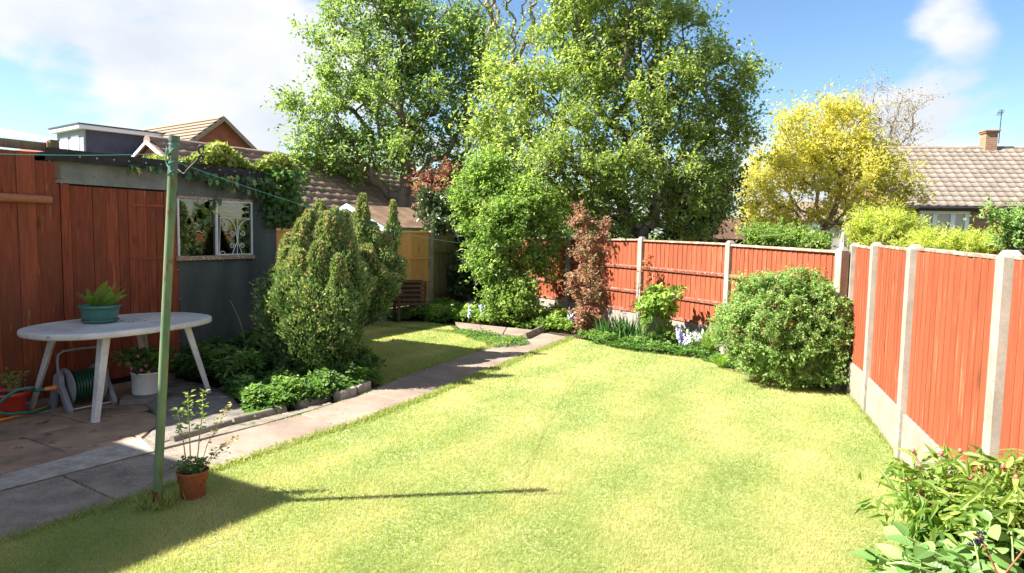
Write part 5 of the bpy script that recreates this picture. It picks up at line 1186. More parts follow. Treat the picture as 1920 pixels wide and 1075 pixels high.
# ================================================================== PLANTS IN THE GARDEN
# ---- upright yew-like conifer: many leaning spires
def conifer(name, label, base, spires, n, parent_group=None):
    t = thing(name, label, 'conifer', tuple(base)); C_, D_, N_, V_, S_ = [], [], [], [], []
    mb = MB(); tot = sum(s[3] * s[4] for s in spires)
    for (x, y, z0, r, h) in spires:
        m = int(n * r * h / tot); u = rng.random(m) ** 0.85; a = rng.random(m) * 2 * np.pi
        prof = np.clip(np.minimum(1.0, (u + 0.12) / 0.22) ** 0.5, 0, 1) * np.where(u < 0.62, 1.0, 0.40 + 0.60 * np.clip(1 - (u - 0.62) / 0.16, 0, 1) ** 1.3) * np.clip((1 - u) / 0.25, 0, 1) ** 0.45
        lump = 1 + 0.20 * np.sin(a * 3 + u * 9 + x * 50) + 0.14 * np.sin(a * 5 - u * 17 + y * 40) + 0.08 * np.sin(a * 9 + u * 31)
        rr = r * prof * lump * (0.72 + 0.34 * rng.random(m) ** 0.6)
        bx_ = base.x + (x - base.x) * np.clip(0.62 + u * 0.6, 0, 1); by_ = base.y + (y - base.y) * np.clip(0.62 + u * 0.6, 0, 1)
        P = np.stack([bx_ + np.cos(a) * rr, by_ + np.sin(a) * rr, z0 + u * h], 1)
        out = np.stack([np.cos(a), np.sin(a), 0 * a], 1); D = unit(out * (0.55 + 0.3 * rng.random((m, 1))) + np.array([0, 0, 0.9]) + rng.normal(size=(m, 3)) * 0.38)
        C_.append(P); D_.append(D); N_.append(unit(out * 0.4 + rng.normal(size=(m, 3)) * 0.8))
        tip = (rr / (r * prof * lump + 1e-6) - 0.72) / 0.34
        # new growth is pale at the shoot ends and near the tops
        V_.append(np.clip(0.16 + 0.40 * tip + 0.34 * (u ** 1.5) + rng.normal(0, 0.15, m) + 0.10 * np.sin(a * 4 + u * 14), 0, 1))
        mb.tube([Vector((base.x * .7 + x * .3, base.y * .7 + y * .3, max(0, z0 - 0.1))), Vector((x, y, z0 + h * 0.5)), Vector((x, y, z0 + h * 0.9))], [0.03, 0.02, 0.006], 6)
    mb.build('trunk', M['dark_room'], t)
    C_, D_, N_, V_ = map(np.concatenate, (C_, D_, N_, V_)); m = len(C_); s = 0.7 + 0.6 * rng.random(m)
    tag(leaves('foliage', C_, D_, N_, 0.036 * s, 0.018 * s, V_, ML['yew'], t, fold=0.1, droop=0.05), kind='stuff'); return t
cb = G(590, 705); cb.z = 0
def sp(px, dist, rpx, ytop, zb=0.15):
    top = AT(px, ytop, dist); return (top.x, dist, zb, rpx * dist / FPX, top.z - zb)
spires = [sp(515, 7.6, 30, 500), sp(540, 7.4, 44, 440), sp(566, 7.2, 44, 412), sp(560, 7.0, 46, 470, .3), sp(600, 7.5, 46, 378), sp(597, 7.0, 52, 455), sp(628, 7.2, 42, 392), sp(634, 6.9, 40, 480),
          sp(650, 7.6, 36, 415, .25), sp(532, 7.05, 38, 520), sp(575, 6.85, 44, 540, .1), sp(622, 6.8, 34, 560, .1), sp(610, 7.9, 46, 400), sp(565, 7.9, 50, 430), sp(645, 7.1, 24, 600, .08), sp(612, 7.2, 50, 400), sp(645, 7.25, 40, 398, .2), sp(580, 7.35, 48, 395), sp(540, 7.3, 50, 465), sp(655, 7.2, 36, 450, .3), sp(520, 7.3, 34, 545)]
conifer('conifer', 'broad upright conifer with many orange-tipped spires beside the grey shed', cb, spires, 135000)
cb2 = G(668, 690); cb2.z = 0.0; cb2.y = 8.3; cb2.x = -1.9
spires2 = [sp(680, 8.4, 30, 366, .55), sp(668, 8.6, 40, 400, .5), sp(700, 8.4, 38, 420, .6), sp(737, 8.6, 15, 378, .9), sp(725, 8.5, 32, 440, .65), sp(690, 8.1, 40, 460, .5), sp(715, 8.2, 30, 500, .6), sp(662, 8.0, 40, 470, .45)]
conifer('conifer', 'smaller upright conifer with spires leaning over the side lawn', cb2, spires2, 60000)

# ---- rounded bush by the fence corner
def dome_bush(name, label, cat, base, lobes_, n, L, W, mat, smat, nn=300, shell=0.5, stems=True, r0=0.03, maxcnt=9, spread=0.09):
    return tree(name, label, cat, base, (base[0], base[1], base[2] + 0.25), lobes_, nn, n, L, W, mat, smat, r0=r0, spread=spread, mixw=0.25, power=shell, maxcnt=maxcnt, up=0.6, rmin=0.0032, trunkname='branches', twig_every=2, wiggle=0.02)
M['twig_tan'] = mat_plain('tan_twig', (0.38, 0.24, 0.14), 0.8)
bb = Vector((2.9, 7.35, 0.0))
dome_bush('rounded_bush', 'large rounded bush with tiny leaves and tan twigs in the fence corner', 'bush', bb,
    [lobe(1460, 620, 7.3, 112, 76, 0.46), lobe(1400, 616, 7.4, 60, 50, 0.36), lobe(1515, 605, 7.3, 72, 82, 0.36), lobe(1485, 660, 7.2, 92, 56, 0.38), lobe(1475, 568, 7.4, 98, 50, 0.42), lobe(1425, 662, 7.3, 60, 42, .3), lobe(1553, 625, 7.15, 40, 92, .26), lobe(1465, 690, 7.2, 60, 28, .32), lobe(1530, 690, 7.2, 52, 30, .26), lobe(1370, 608, 7.5, 30, 36, .3), lobe(1570, 690, 7.05, 24, 36, .18), lobe(1420, 545, 7.5, 50, 28, .3), lobe(1505, 540, 7.4, 62, 30, .3)], 74000, 0.031, 0.019, ML['bush'], M['twig_tan'], nn=900, shell=0.30, maxcnt=7, spread=0.06)

# ---- purple-red column shrub
pbx = G(1112, 632); pbx.z = 0
tree('columnar_shrub', 'tall narrow purple-bronze shrub at the end of the path', 'shrub', pbx, (pbx.x, pbx.y, 0.4), [lobe(1105, 600, pbx.y, 30, 40), lobe(1103, 530, pbx.y, 34, 50), lobe(1106, 470, pbx.y, 34, 40), lobe(1090, 420, pbx.y, 17, 30), lobe(1128, 440, pbx.y, 16, 32), lobe(1112, 555, pbx.y - .1, 26, 60)],
    260, 15000, 0.042, 0.026, ML['red'], M['stem_red'], r0=0.03, spread=0.08, power=0.45, maxcnt=8, rmin=0.003, trunkname='branches', tipv=True)
# ---- light green shrub against the back fence and the climber on the post
sb = G(1232, 650); sb.z = 0
t_ = tree('leafy_shrub', 'open light green shrub growing against the back fence post', 'shrub', sb, (sb.x, sb.y, 0.25), [lobe(1235, 565, sb.y, 42, 28), lobe(1262, 585, sb.y, 24, 34), lobe(1215, 600, sb.y, 26, 36), lobe(1240, 625, sb.y, 26, 20)],
    70, 1500, 0.085, 0.062, ML['haz'], M['stem_green'], r0=0.018, spread=0.06, power=0.5, maxcnt=9, rmin=0.003, trunkname='stems', twig_every=3)
c0_ = Vector((2.06, 10.95, 0.05))
small_plant('climbing_plant', 'reddish wiry climber reaching up the grey post of the back fence', c0_, [[c0_, AT(1196, 560, 10.9), AT(1200, 510, 10.9), AT(1222, 475, 10.9)], [c0_, AT(1205, 540, 10.9), AT(1222, 520, 10.9), AT(1205, 490, 10.9)], [c0_, AT(1190, 570, 10.9), AT(1172, 590, 10.8)]], 0.05, 0.035, 55, ML['red'], M['stem_red'], r=0.006, spread=0.06, start=0.35)
# ---- irises, fern, bluebells along the back bed
def blades(name, label, p, n, h, w, rad, mat, cat='plant', group=None):
    C_ = np.array([[p.x + random.gauss(0, rad), p.y + random.gauss(0, rad * .6), 0] for _ in range(n)]); D_ = unit(np.stack([rng.normal(0, .28, n), rng.normal(0, .28, n), np.ones(n)], 1)); N_ = unit(rng.normal(size=(n, 3)) * np.array([1, 1, .1]))
    o = leaves(name, C_, D_, N_, h * (0.6 + .5 * rng.random(n)), w, rng.random(n), mat, None, fold=0.15, droop=0.12); return tag(o, label, cat, group)
blades('iris_clump', 'clump of sword-shaped iris leaves beside the purple shrub', G(1160, 640), 130, 0.42, 0.026, 0.16, ML['iris'])
blades('iris_clump', 'smaller tuft of strap leaves at the foot of the grey fence post', G(1205, 650), 60, 0.30, 0.02, 0.12, ML['iris'])
fern('garden_fern', 'bright fern between the bluebells and the rounded bush', G(1330, 668), 22, 0.52, 0.095, (0.25, 1.05), arch=0.35)
fern('garden_fern', 'small fern in front of the rounded bush', G(1352, 690), 12, 0.28, 0.055, (0.1, 0.8), arch=0.4)
bell = MB().lathe([(0.0, 0.0), (0.008, -0.004), (0.010, -0.018), (0.015, -0.026)], n=6)
def bluebell(p, h, mat, label, group):
    t = thing('bluebell', label, 'flower', tuple(p), group); lean = random.uniform(-.04, .04)
    MB().tube([p, p + Vector((lean * .5, 0, h * .6)), p + Vector((lean, 0.0, h))], 0.003, 4).build('stem', M['stem_green'], t)
    fm = MB()
    for k in range(9):
        z = h * (0.55 + 0.45 * k / 9); a = random.random() * 6.28; q = p + Vector((lean * z / h + math.cos(a) * 0.02, math.sin(a) * 0.02, z)); fm.lathe([(0.0, 0.0), (0.009, -0.004), (0.011, -0.02), (0.017, -0.028)], c=q, n=6)
    fm.build('petals', mat, t)
for k in range(9): 
    q = G(random.uniform(1262, 1288), random.uniform(648, 664)); bluebell(q, random.uniform(.26, .36), M['blue_flower'], 'blue bluebell spike in the clump against the back fence', 'blue bluebells by the back fence')
for k in range(12):
    q = G(random.uniform(1284, 1312), random.uniform(652, 668)); bluebell(q, random.uniform(.24, .32), M['pale_flower'], 'pale lilac bluebell spike beside the fern', 'pale bluebells beside the fern')
for k in range(10):
    q = G(random.uniform(872, 915), random.uniform(592, 612)); bluebell(q, random.uniform(.26, .36), M['blue_flower'], 'violet bluebell spike in the back bed under the big tree', 'bluebells in the back bed')
for k in range(8):
    q = G(random.uniform(1040, 1075), random.uniform(612, 622)); bluebell(q, random.uniform(.22, .34), M['pale_flower'], 'pale bluebell spike left of the purple shrub', 'bluebells left of the purple shrub')
for k in range(7):
    q = G(random.uniform(700, 722), random.uniform(598, 604)); bluebell(q, random.uniform(.2, .28), M['white_flower'], 'white flower spike at the foot of the golden fence', 'white flowers by the golden fence')

# ---- ground cover, low plants
def cover(name, label, polypx, n, L, W, mat, hmin, hmax, group=None, kind='stuff', clump=0.25, cat='ground cover', poly=None):
    pl_ = poly if poly is not None else gp(polypx); q = scatter(pl_, n); P = np.array(pl_)
    cl = scatter(pl_, max(4, int(n / 160))); dd = np.linalg.norm(q[:, None, :] - cl[None], axis=2); k = dd.argmin(1); dm = dd.min(1)
    ch = rng.random(len(cl)); h = (hmin + (hmax - hmin) * ch[k]) * np.clip(1 - (dm / clump) ** 2, 0.25, 1) 
    z = h * (0.25 + 0.75 * rng.random(n) ** 0.5)
    c = np.column_stack([q, z]); d = unit(np.column_stack([rng.normal(size=(n, 2)), rng.normal(0.25, .35, n)])); nr = unit(np.column_stack([rng.normal(0, .35, (n, 2)), np.ones(n)]))
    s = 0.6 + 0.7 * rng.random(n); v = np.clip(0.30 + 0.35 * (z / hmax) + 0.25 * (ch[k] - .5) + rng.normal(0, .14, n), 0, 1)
    o = leaves(name, c, d, nr, L * s, W * s, v, mat); return tag(o, label, cat, group, kind)
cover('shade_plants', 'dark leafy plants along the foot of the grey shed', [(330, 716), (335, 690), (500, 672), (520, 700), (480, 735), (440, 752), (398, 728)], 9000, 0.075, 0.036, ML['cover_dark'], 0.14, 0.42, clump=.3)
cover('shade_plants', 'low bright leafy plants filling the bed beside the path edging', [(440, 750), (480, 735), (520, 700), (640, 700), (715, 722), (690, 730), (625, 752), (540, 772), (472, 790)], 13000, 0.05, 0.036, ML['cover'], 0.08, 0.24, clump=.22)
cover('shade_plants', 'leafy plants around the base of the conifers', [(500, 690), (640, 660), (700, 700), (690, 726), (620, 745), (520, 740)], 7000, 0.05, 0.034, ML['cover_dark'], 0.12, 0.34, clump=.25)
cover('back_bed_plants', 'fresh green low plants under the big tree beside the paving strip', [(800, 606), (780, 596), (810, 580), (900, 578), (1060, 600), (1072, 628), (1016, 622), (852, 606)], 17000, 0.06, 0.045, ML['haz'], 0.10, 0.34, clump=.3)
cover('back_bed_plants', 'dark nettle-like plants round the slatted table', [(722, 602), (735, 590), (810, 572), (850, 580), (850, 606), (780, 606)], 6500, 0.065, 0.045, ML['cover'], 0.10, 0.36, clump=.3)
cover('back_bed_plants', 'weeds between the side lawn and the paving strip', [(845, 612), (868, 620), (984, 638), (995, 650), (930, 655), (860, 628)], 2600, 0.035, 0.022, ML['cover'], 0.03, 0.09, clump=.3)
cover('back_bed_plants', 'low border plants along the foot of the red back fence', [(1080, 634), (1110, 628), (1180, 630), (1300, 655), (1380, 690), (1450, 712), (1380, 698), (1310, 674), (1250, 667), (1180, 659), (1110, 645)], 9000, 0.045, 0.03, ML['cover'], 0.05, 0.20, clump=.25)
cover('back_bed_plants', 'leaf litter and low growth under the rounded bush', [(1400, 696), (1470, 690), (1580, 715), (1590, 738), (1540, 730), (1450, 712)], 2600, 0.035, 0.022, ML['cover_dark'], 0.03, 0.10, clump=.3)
shr = G(690, 712); shr.z = 0
tree('small_shrub', 'small twiggy shrub at the right foot of the conifers', 'shrub', shr, (shr.x, shr.y, .1), [lobe(680, 672, shr.y, 22, 26), lobe(700, 690, shr.y, 16, 18)], 40, 1100, 0.04, 0.024, ML['cover_dark'], M['stem_dead'], r0=0.01, spread=0.05, trunkname='stems', maxcnt=9, rmin=.002)
bs = G(465, 690); tag(MB().tube(smooth([bs, AT(462, 655, bs.y), AT(452, 610, bs.y), AT(440, 580, bs.y), AT(431, 563, bs.y)]), [0.006 - 0.0001 * i for i in range(33)], 5).build('bare_twig_plant', M['stem_dead']), 'single bare curved stem rising in front of the grey shed wall', 'plant')

# ---- tall in-garden shrub / small tree, bright green
hb = Vector((-0.15, 12.2, 0))
tree('leafy_shrub', 'tall bright green leafy shrub in front of the back fence under the big tree', 'shrub', hb, (hb.x, hb.y, 0.6), [lobe(935, 430, 12.0, 70, 55), lobe(985, 395, 12.2, 65, 60), lobe(915, 490, 11.8, 48, 45), lobe(1000, 490, 12.0, 50, 40), lobe(960, 560, 11.6, 46, 40), lobe(895, 370, 12.3, 50, 55), lobe(1030, 440, 12.2, 35, 45), lobe(985, 585, 11.5, 34, 24), lobe(920, 330, 12.4, 40, 40)],
    420, 38000, 0.062, 0.04, ML['haz'], M['bark'], r0=0.05, spread=0.16, power=0.45, maxcnt=8, rmin=0.004)
eb = G(842, 575); eb.z = 0
tree('evergreen_shrub', 'dark glossy evergreen small tree beside the golden fence with bare stems below', 'shrub', eb, (eb.x, eb.y, 0.75), [lobe(835, 410, eb.y, 48, 40), lobe(815, 385, eb.y, 30, 28), lobe(850, 440, eb.y, 44, 40), lobe(830, 480, eb.y + .2, 30, 45), lobe(865, 400, eb.y, 34, 34), lobe(848, 510, eb.y, 22, 26)],
    260, 15000, 0.075, 0.036, ML['dark'], M['bark_pale'], r0=0.045, spread=0.14, power=0.45, maxcnt=8, rmin=0.004)
# ivy-dark filler in the shady corner
tree('evergreen_shrub', 'very dark shrub mass filling the shady corner behind the bed', 'shrub', Vector((-0.9, 13.9, 0)), (-0.9, 13.9, 0.4), [lobe(880, 520, 13.6, 46, 50), lobe(930, 540, 13.6, 50, 46), (np.array([-0.7, 13.9, 0.8]), np.array([0.6, 0.5, 0.7]))], 160, 9000, 0.075, 0.045, ML['dark'], M['bark'], r0=0.03, spread=0.16, maxcnt=8, trunkname='branches')
# coppery shrub beyond
pb_ = AT(845, 420, 15.5); tree('coppery_tree', 'coppery pink-leaved small tree behind the evergreen shrub', 'tree', Vector((pb_.x, 15.5, 0)), (pb_.x, 15.5, 1.0), [lobe(835, 355, 15.5, 48, 40), lobe(865, 385, 15.5, 35, 30), lobe(815, 385, 15.5, 25, 22)], 120, 6500, 0.08, 0.05, ML['photinia'], M['bark'], r0=0.05, spread=0.18, maxcnt=8)

# ================================================================== BIG TREES
def far_tree(name, label, px, dist, lobes_, nn, nl, L, W, lmat, bmat, r0, spread, c0z=1.5, **kw):
    b = AT(px, 500, dist); b.z = 0
    if nl > 2500:
        extra = []
        for (c_, r_) in lobes_:
            for q_ in rnd_unit(6):
                if q_[2] < -0.55: continue
                extra.append((c_ + q_ * r_ * rng.uniform(0.85, 1.28), r_ * rng.uniform(0.16, 0.36)))
        lobes_ = [(c_, r_ * 0.88) for c_, r_ in lobes_] + extra
    return tree(name, label, kw.pop('cat', 'tree'), b, (b.x, b.y, c0z), lobes_, nn, nl, L, W, lmat, bmat, r0=r0, spread=spread, **kw)
far_tree('broadleaf_tree', 'tall fresh green tree left of centre with its dark trunk above the painted shed', 755, 17.0,
    [lobe(740, 150, 17, 120, 130), lobe(640, 200, 17, 70, 110), lobe(700, 50, 17, 85, 75), lobe(825, 110, 17, 75, 110), lobe(640, 290, 17, 105, 65), lobe(585, 300, 16.5, 62, 62), lobe(745, 290, 17, 100, 70), lobe(845, 230, 17, 60, 80), lobe(610, 95, 17, 34, 42), lobe(760, 0, 17, 60, 45), lobe(560, 215, 17, 28, 30), lobe(835, 320, 17, 45, 50), lobe(880, 170, 17, 45, 90), lobe(870, 60, 17, 40, 60), lobe(690, -20, 17, 70, 50), lobe(885, 250, 17, 42, 60), lobe(905, 110, 17, 36, 55)],
    880, 42000, 0.10, 0.056, ML['tree_a'], M['bark_mid'], 0.19, 0.30, 2.4, power=0.6, maxcnt=6)
far_tree('broadleaf_tree', 'largest tree, broad sunlit spring-green crown overhanging the red back fence', 1195, 13.6,
    [lobe(1120, 130, 13.6, 120, 100), lobe(1200, 50, 13.6, 100, 75), lobe(1230, 180, 13.6, 140, 120), lobe(1310, 150, 13.8, 75, 95), lobe(1000, 190, 13.2, 80, 90), lobe(1050, 300, 13.0, 120, 100), lobe(1180, 330, 13.2, 130, 90), lobe(1300, 320, 13.6, 90, 100), lobe(1365, 230, 13.8, 45, 60), lobe(1375, 150, 13.8, 22, 32), lobe(940, 260, 13.2, 50, 70), lobe(1230, 400, 13.5, 95, 45), lobe(1100, 390, 13.0, 60, 50), lobe(1260, 15, 13.6, 50, 45), lobe(990, 70, 13.8, 30, 40), lobe(1070, 55, 13.6, 60, 60), lobe(1110, 0, 13.6, 90, 50), lobe(950, 170, 13.6, 45, 60), lobe(1180, -40, 13.6, 120, 50), lobe(1390, 250, 13.8, 28, 60), lobe(1345, 80, 13.8, 20, 30), lobe(1180, 435, 13.4, 70, 28), lobe(1290, 430, 13.6, 60, 30), lobe(1120, 440, 13.0, 40, 30), lobe(1350, 390, 13.8, 30, 40), lobe(925, 120, 13.8, 36, 50), lobe(905, 250, 13.4, 40, 60), lobe(960, 340, 13.0, 60, 60), lobe(1060, 400, 13.0, 60, 50)],
    1350, 74000, 0.084, 0.046, ML['tree_b'], M['bark_mid'], 0.20, 0.27, 1.5, power=0.52, maxcnt=6)
far_tree('broadleaf_tree', 'grey-green smaller tree at the right edge of the largest tree above the fence', 1300, 14.6, [lobe(1310, 400, 14.4, 46, 55), lobe(1335, 350, 14.4, 36, 50), lobe(1280, 430, 14.4, 40, 30)], 160, 11000, 0.08, 0.05, ML['dark'], M['bark_pale'], 0.07, 0.2, 1.0, power=0.5, maxcnt=7)
far_tree('birch_tree', 'tall sparse birch with pale trunk rising behind the two green trees', 935, 23.0,
    [lobe(900, 10, 23, 70, 60), lobe(980, -30, 23, 60, 70), lobe(950, 90, 23, 70, 60), lobe(860, 60, 23, 50, 60), lobe(1010, 60, 23, 60, 50), lobe(940, -100, 23, 110, 70), lobe(820, 20, 23, 50, 60)], 420, 5500, 0.07, 0.045, ML['tree_a'], M['bark_pale'], 0.20, 0.42, 5.0, power=0.6, maxcnt=4, hang=0.6, rexp=0.55, rmin=0.006, twig_every=1)
far_tree('yellow_tree', 'bright yellow-leaved tree behind the back fence', 1545, 15.5,
    [lobe(1560, 300, 15.5, 95, 95), lobe(1610, 340, 15.5, 85, 75), lobe(1500, 330, 15.5, 80, 75), lobe(1440, 370, 15.5, 50, 60), lobe(1565, 235, 15.5, 60, 50), lobe(1590, 400, 15.5, 80, 45), lobe(1480, 410, 15.5, 70, 35), lobe(1665, 350, 15.5, 48, 48), lobe(1590, 215, 15.5, 30, 26), lobe(1420, 330, 15.8, 34, 40), lobe(1690, 380, 15.5, 34, 34), lobe(1520, 260, 15.5, 44, 50)],
    520, 26000, 0.075, 0.045, ML['yellow'], M['bark_pale'], 0.11, 0.24, 1.4, power=0.55, maxcnt=5, rexp=0.55)
far_tree('yellow_tree', 'slender pale yellow-green tree left of the bright yellow tree', 1470, 17.0, [lobe(1468, 260, 17, 34, 60), lobe(1450, 320, 17, 40, 45), lobe(1500, 300, 17, 30, 40), lobe(1425, 420, 16, 45, 25)], 110, 3000, 0.075, 0.045, ML['yellow'], M['bark_pale'], 0.05, 0.25, 1.6, power=0.6, maxcnt=5)
far_tree('bare_tree', 'bare twiggy tree rising behind the yellow tree', 1640, 30.0, [lobe(1610, 225, 30, 60, 48), lobe(1680, 235, 30, 50, 52), lobe(1640, 270, 30, 80, 40), lobe(1700, 270, 30, 34, 34), lobe(1580, 200, 30, 30, 24)], 480, 2600, 0.09, 0.05, mat_leaf('tan_bud_leaf', [(0, (0.30, 0.22, 0.10)), (1, (0.42, 0.36, 0.18))], 0.3), M['bark_pale'], 0.17, 0.5, 3.5, power=0.6, maxcnt=3, rexp=0.55, rmin=0.010, twig_every=1)
far_tree('lime_shrub', 'lime-yellow feathery shrub behind the fence corner', 1660, 11.0, [lobe(1655, 428, 11, 62, 32), lobe(1620, 445, 11, 45, 28), lobe(1700, 450, 11, 50, 24)], 150, 15000, 0.06, 0.014, ML['lime'], M['bark'], 0.04, 0.12, 0.6, power=0.45, maxcnt=8, cat='shrub')
far_tree('lime_shrub', 'lime-yellow feathery shrub below the white house window', 1790, 9.5, [lobe(1790, 466, 9.5, 75, 24), lobe(1740, 468, 9.5, 50, 20), lobe(1850, 462, 9.5, 45, 22)], 150, 15000, 0.055, 0.013, ML['lime'], M['bark'], 0.04, 0.11, 0.6, power=0.45, maxcnt=8, cat='shrub')
far_tree('leafy_shrub', 'darker green white-flowered shrub above the fence at the far right edge', 1900, 8.5, [lobe(1915, 430, 8.5, 26, 32), lobe(1895, 455, 8.5, 22, 18), lobe(1858, 396, 8.5, 9, 9), lobe(1935, 405, 8.5, 24, 32)], 120, 3800, 0.05, 0.03, ML['bush'], M['bark'], 0.03, 0.12, 0.6, power=0.5, maxcnt=8, cat='shrub')
far_tree('leafy_shrub', 'green shrub just over the back fence below the yellow tree', 1460, 12.0, [lobe(1465, 452, 12, 60, 22), lobe(1420, 448, 12, 40, 20), lobe(1520, 462, 12, 40, 18)], 90, 6000, 0.06, 0.035, ML['haz'], M['bark'], 0.03, 0.13, 0.6, power=0.5, maxcnt=8, cat='shrub')
# far tree line closing the gaps low on the horizon
for (px, d_, w_, top, lab) in ((1000, 48, 170, 360, 'distant dark tree behind the largest tree'), (640, 45, 120, 340, 'distant dark tree behind the left green tree'), (1420, 55, 90, 430, 'distant low green tree behind the dark outbuilding'), (820, 42, 110, 345, 'distant dark tree seen between the two big green trees')):
    far_tree('distant_tree', lab, px, d_, [lobe(px, (top + 440) / 2 + 10, d_, w_, (460 - top) / 2)], 120, 6500, 0.30, 0.2, ML['tree_a'], M['bark'], 0.2, 0.8, 1.2, power=0.5, maxcnt=8, twig_every=0)

# ================================================================== IVY on the shed roof
ivt = thing('ivy', 'ivy spilling over the shed roof edge and down its corner', 'ivy', tuple(MW @ Vector((0, u1, 2.2))))
lm = leaf_unit('leaf', ML['ivyobj'], 1.0, 0.85, 'ivy', 0.1, 0.2)
ivp = []
for k in range(285):
    r = random.random()
    if r < 0.5: px = random.uniform(345, 520); py = 318 + (px - 345) * 0.11 + abs(random.gauss(0, 1)) * (4 + (px - 345) * 0.10)
    elif r < 0.93: px = random.gauss(528, 17); py = random.uniform(330, 415) - max(0, px - 550) * .3
    else: px = random.uniform(238, 300); py = 308 + (px - 238) * 0.075 + random.uniform(0, 10)
    ivp.append((px, py))
for x, y in ((405, 372), (402, 380), (397, 388), (393, 400), (388, 408), (410, 378), (414, 374), (384, 412), (400, 395)): ivp.append((x, y))
for px, py in ivp:
    off = random.uniform(0.11, 0.2) if py < 345 or px > 515 else random.uniform(0.02, 0.14)
    p = HIT(px, py, W0 + WN * off, WN); d = Vector((random.gauss(0, .5), random.gauss(0, .5), -1)) + WN * 0.35; n = WN + Vector((random.gauss(0, .35), random.gauss(0, .35), 0.5))
    obj('leaf', lm, ivt, mtx=basis(p, d, n, random.uniform(0.05, 0.085)))
mb = MB()
for k in range(14):
    px = random.uniform(400, 540); a = HIT(px, 318 + (px - 345) * .08, W0 + WN * 0.12, WN); b = a + Vector((random.gauss(0, .1), random.gauss(0, .1), -random.uniform(.1, .45))); mb.tube([a, (a + b) / 2 + WN * .03, b], 0.004, 5)
mb.build('vine', M['bark'], ivt)
# mound of sunlit ivy on the roof
n = 9000; uu = rng.random(n); us = WU(335, 400)[0] + (u1 + 0.35 - WU(335, 400)[0]) * uu; xx = -1.5 * rng.random(n) + 0.12
hh = 0.05 + 0.28 * np.clip(np.sin(np.clip((uu - 0.02) * 1.05, 0, 1) * np.pi) ** 0.5, 0, 1) * (0.55 + 0.45 * np.sin(us * 7 + xx * 5)) * np.clip(1.3 + xx, 0.3, 1)
zz = zTop0 + 0.04 + hh * rng.random(n) ** 0.5
P = np.array([list(MW @ Vector((a, b, c))) for a, b, c in zip(xx, us, zz)])
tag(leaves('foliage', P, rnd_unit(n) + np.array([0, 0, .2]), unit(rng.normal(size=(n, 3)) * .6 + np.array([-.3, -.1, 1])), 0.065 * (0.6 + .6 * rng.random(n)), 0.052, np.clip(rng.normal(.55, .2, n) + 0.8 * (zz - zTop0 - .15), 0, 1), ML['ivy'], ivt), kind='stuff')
n = 2600; ang = rng.random(n) * 6.28
C0 = np.array(MW @ Vector((0.02, u1 + 0.02, 0))); P = C0 + np.column_stack([rng.normal(0, .13, n), rng.normal(0, .13, n), 1.62 + 0.70 * rng.random(n) ** 0.7]); 
tag(leaves('foliage', P, rnd_unit(n) + np.array([0, 0, -.8]), unit(rng.normal(size=(n, 3)) * .6 + np.array([.6, -.5, .5])), 0.07 * (0.6 + .6 * rng.random(n)), 0.056, np.clip(rng.normal(.4, .2, n), 0, 1), ML['cover_dark'], ivt), kind='stuff')

# ================================================================== FOREGROUND SHRUBS at lower right
pr_ = thing('peony_shrub', 'shrub with narrow pointed leaves, red stems and pink buds at lower right', 'shrub', (1.85, 2.75, 0))
lances = [leaf_unit('leaf', ML['peony'], 1.0, w_, 'lance', f_, d_) for w_, f_, d_ in ((0.22, 0.2, 0.4), (0.27, 0.4, 0.15), (0.2, 0.1, 0.7))]
stems = []; leafpos = []
def P3(px, py, d): return AT(px, py, d)
ps = [(1712, 850, 2.95), (1700, 905, 2.9), (1765, 855, 2.9), (1690, 870, 3.0), (1800, 850, 2.95), (1850, 870, 2.9), (1735, 940, 2.8), (1820, 900, 2.75), (1880, 880, 2.8), (1905, 900, 2.6), (1780, 900, 2.75), (1850, 930, 2.6), (1725, 880, 2.85), (1900, 860, 2.95), (1940, 880, 2.7), (1840, 855, 3.0), (1790, 935, 2.65), (1890, 940, 2.5), (1760, 960, 2.7), (1830, 960, 2.55), (1930, 850, 2.9), (1960, 900, 2.6), (1720, 920, 2.75), (1870, 900, 2.65)]
mb = MB(); lp_ = []
bud = MB()
for i, (px, py, d) in enumerate(ps):
    tip = P3(px, py, d); b = Vector((1.95 + random.gauss(0, .12), 2.65 + random.gauss(0, .12), 0)); mid = b.lerp(tip, 0.55) + Vector((0, 0, 0.14)); path_ = smooth([b, mid, tip], 8)
    mb.tube(path_, [0.007 - 0.0002 * j for j in range(len(path_))], 6)
    for j in range(12):
        f = 0.36 + 0.64 * (j / 11); q = path_[min(int(f * (len(path_) - 1)), len(path_) - 1)]; a = j * 2.4 + i
        dd = Vector((math.cos(a), math.sin(a), random.uniform(0.0, 0.9))); obj('leaf', random.choice(lances), pr_, mtx=basis(q, dd, Vector((random.gauss(0, .3), random.gauss(0, .3), 1)), random.uniform(0.085, 0.14)))
    if i < 14: bud.lathe([(0, 0.0), (0.007, 0.003), (0.010, 0.012), (0.006, 0.02), (0, 0.023)], c=tip, n=8)
n_ = 1100; k_ = rng.integers(0, len(ps), n_); q_ = np.array([list(AT(ps[i][0] + random.gauss(0, 30), ps[i][1] + 12 + abs(random.gauss(0, 38)), ps[i][2] + random.gauss(0, .10))) for i in k_])
q_ = q_[q_[:, 2] > 0.12]; n_ = len(q_)
tag(leaves('foliage', q_, rnd_unit(n_) + np.array([0, 0, .1]), unit(rng.normal(size=(n_, 3)) * .6 + np.array([0, -.2, 1])), 0.09 * (0.6 + .6 * rng.random(n_)), 0.021, np.clip(rng.normal(.5, .2, n_), 0, 1), ML['haz'], pr_, droop=.3), kind='stuff')
mb.build('stems', M['stem_red'], pr_); bud.build('buds', M['bud'], pr_)
hy = thing('broad_leaf_shrub', 'shrub with broad rounded leaves in the lower right corner', 'shrub', (1.5, 2.1, 0))
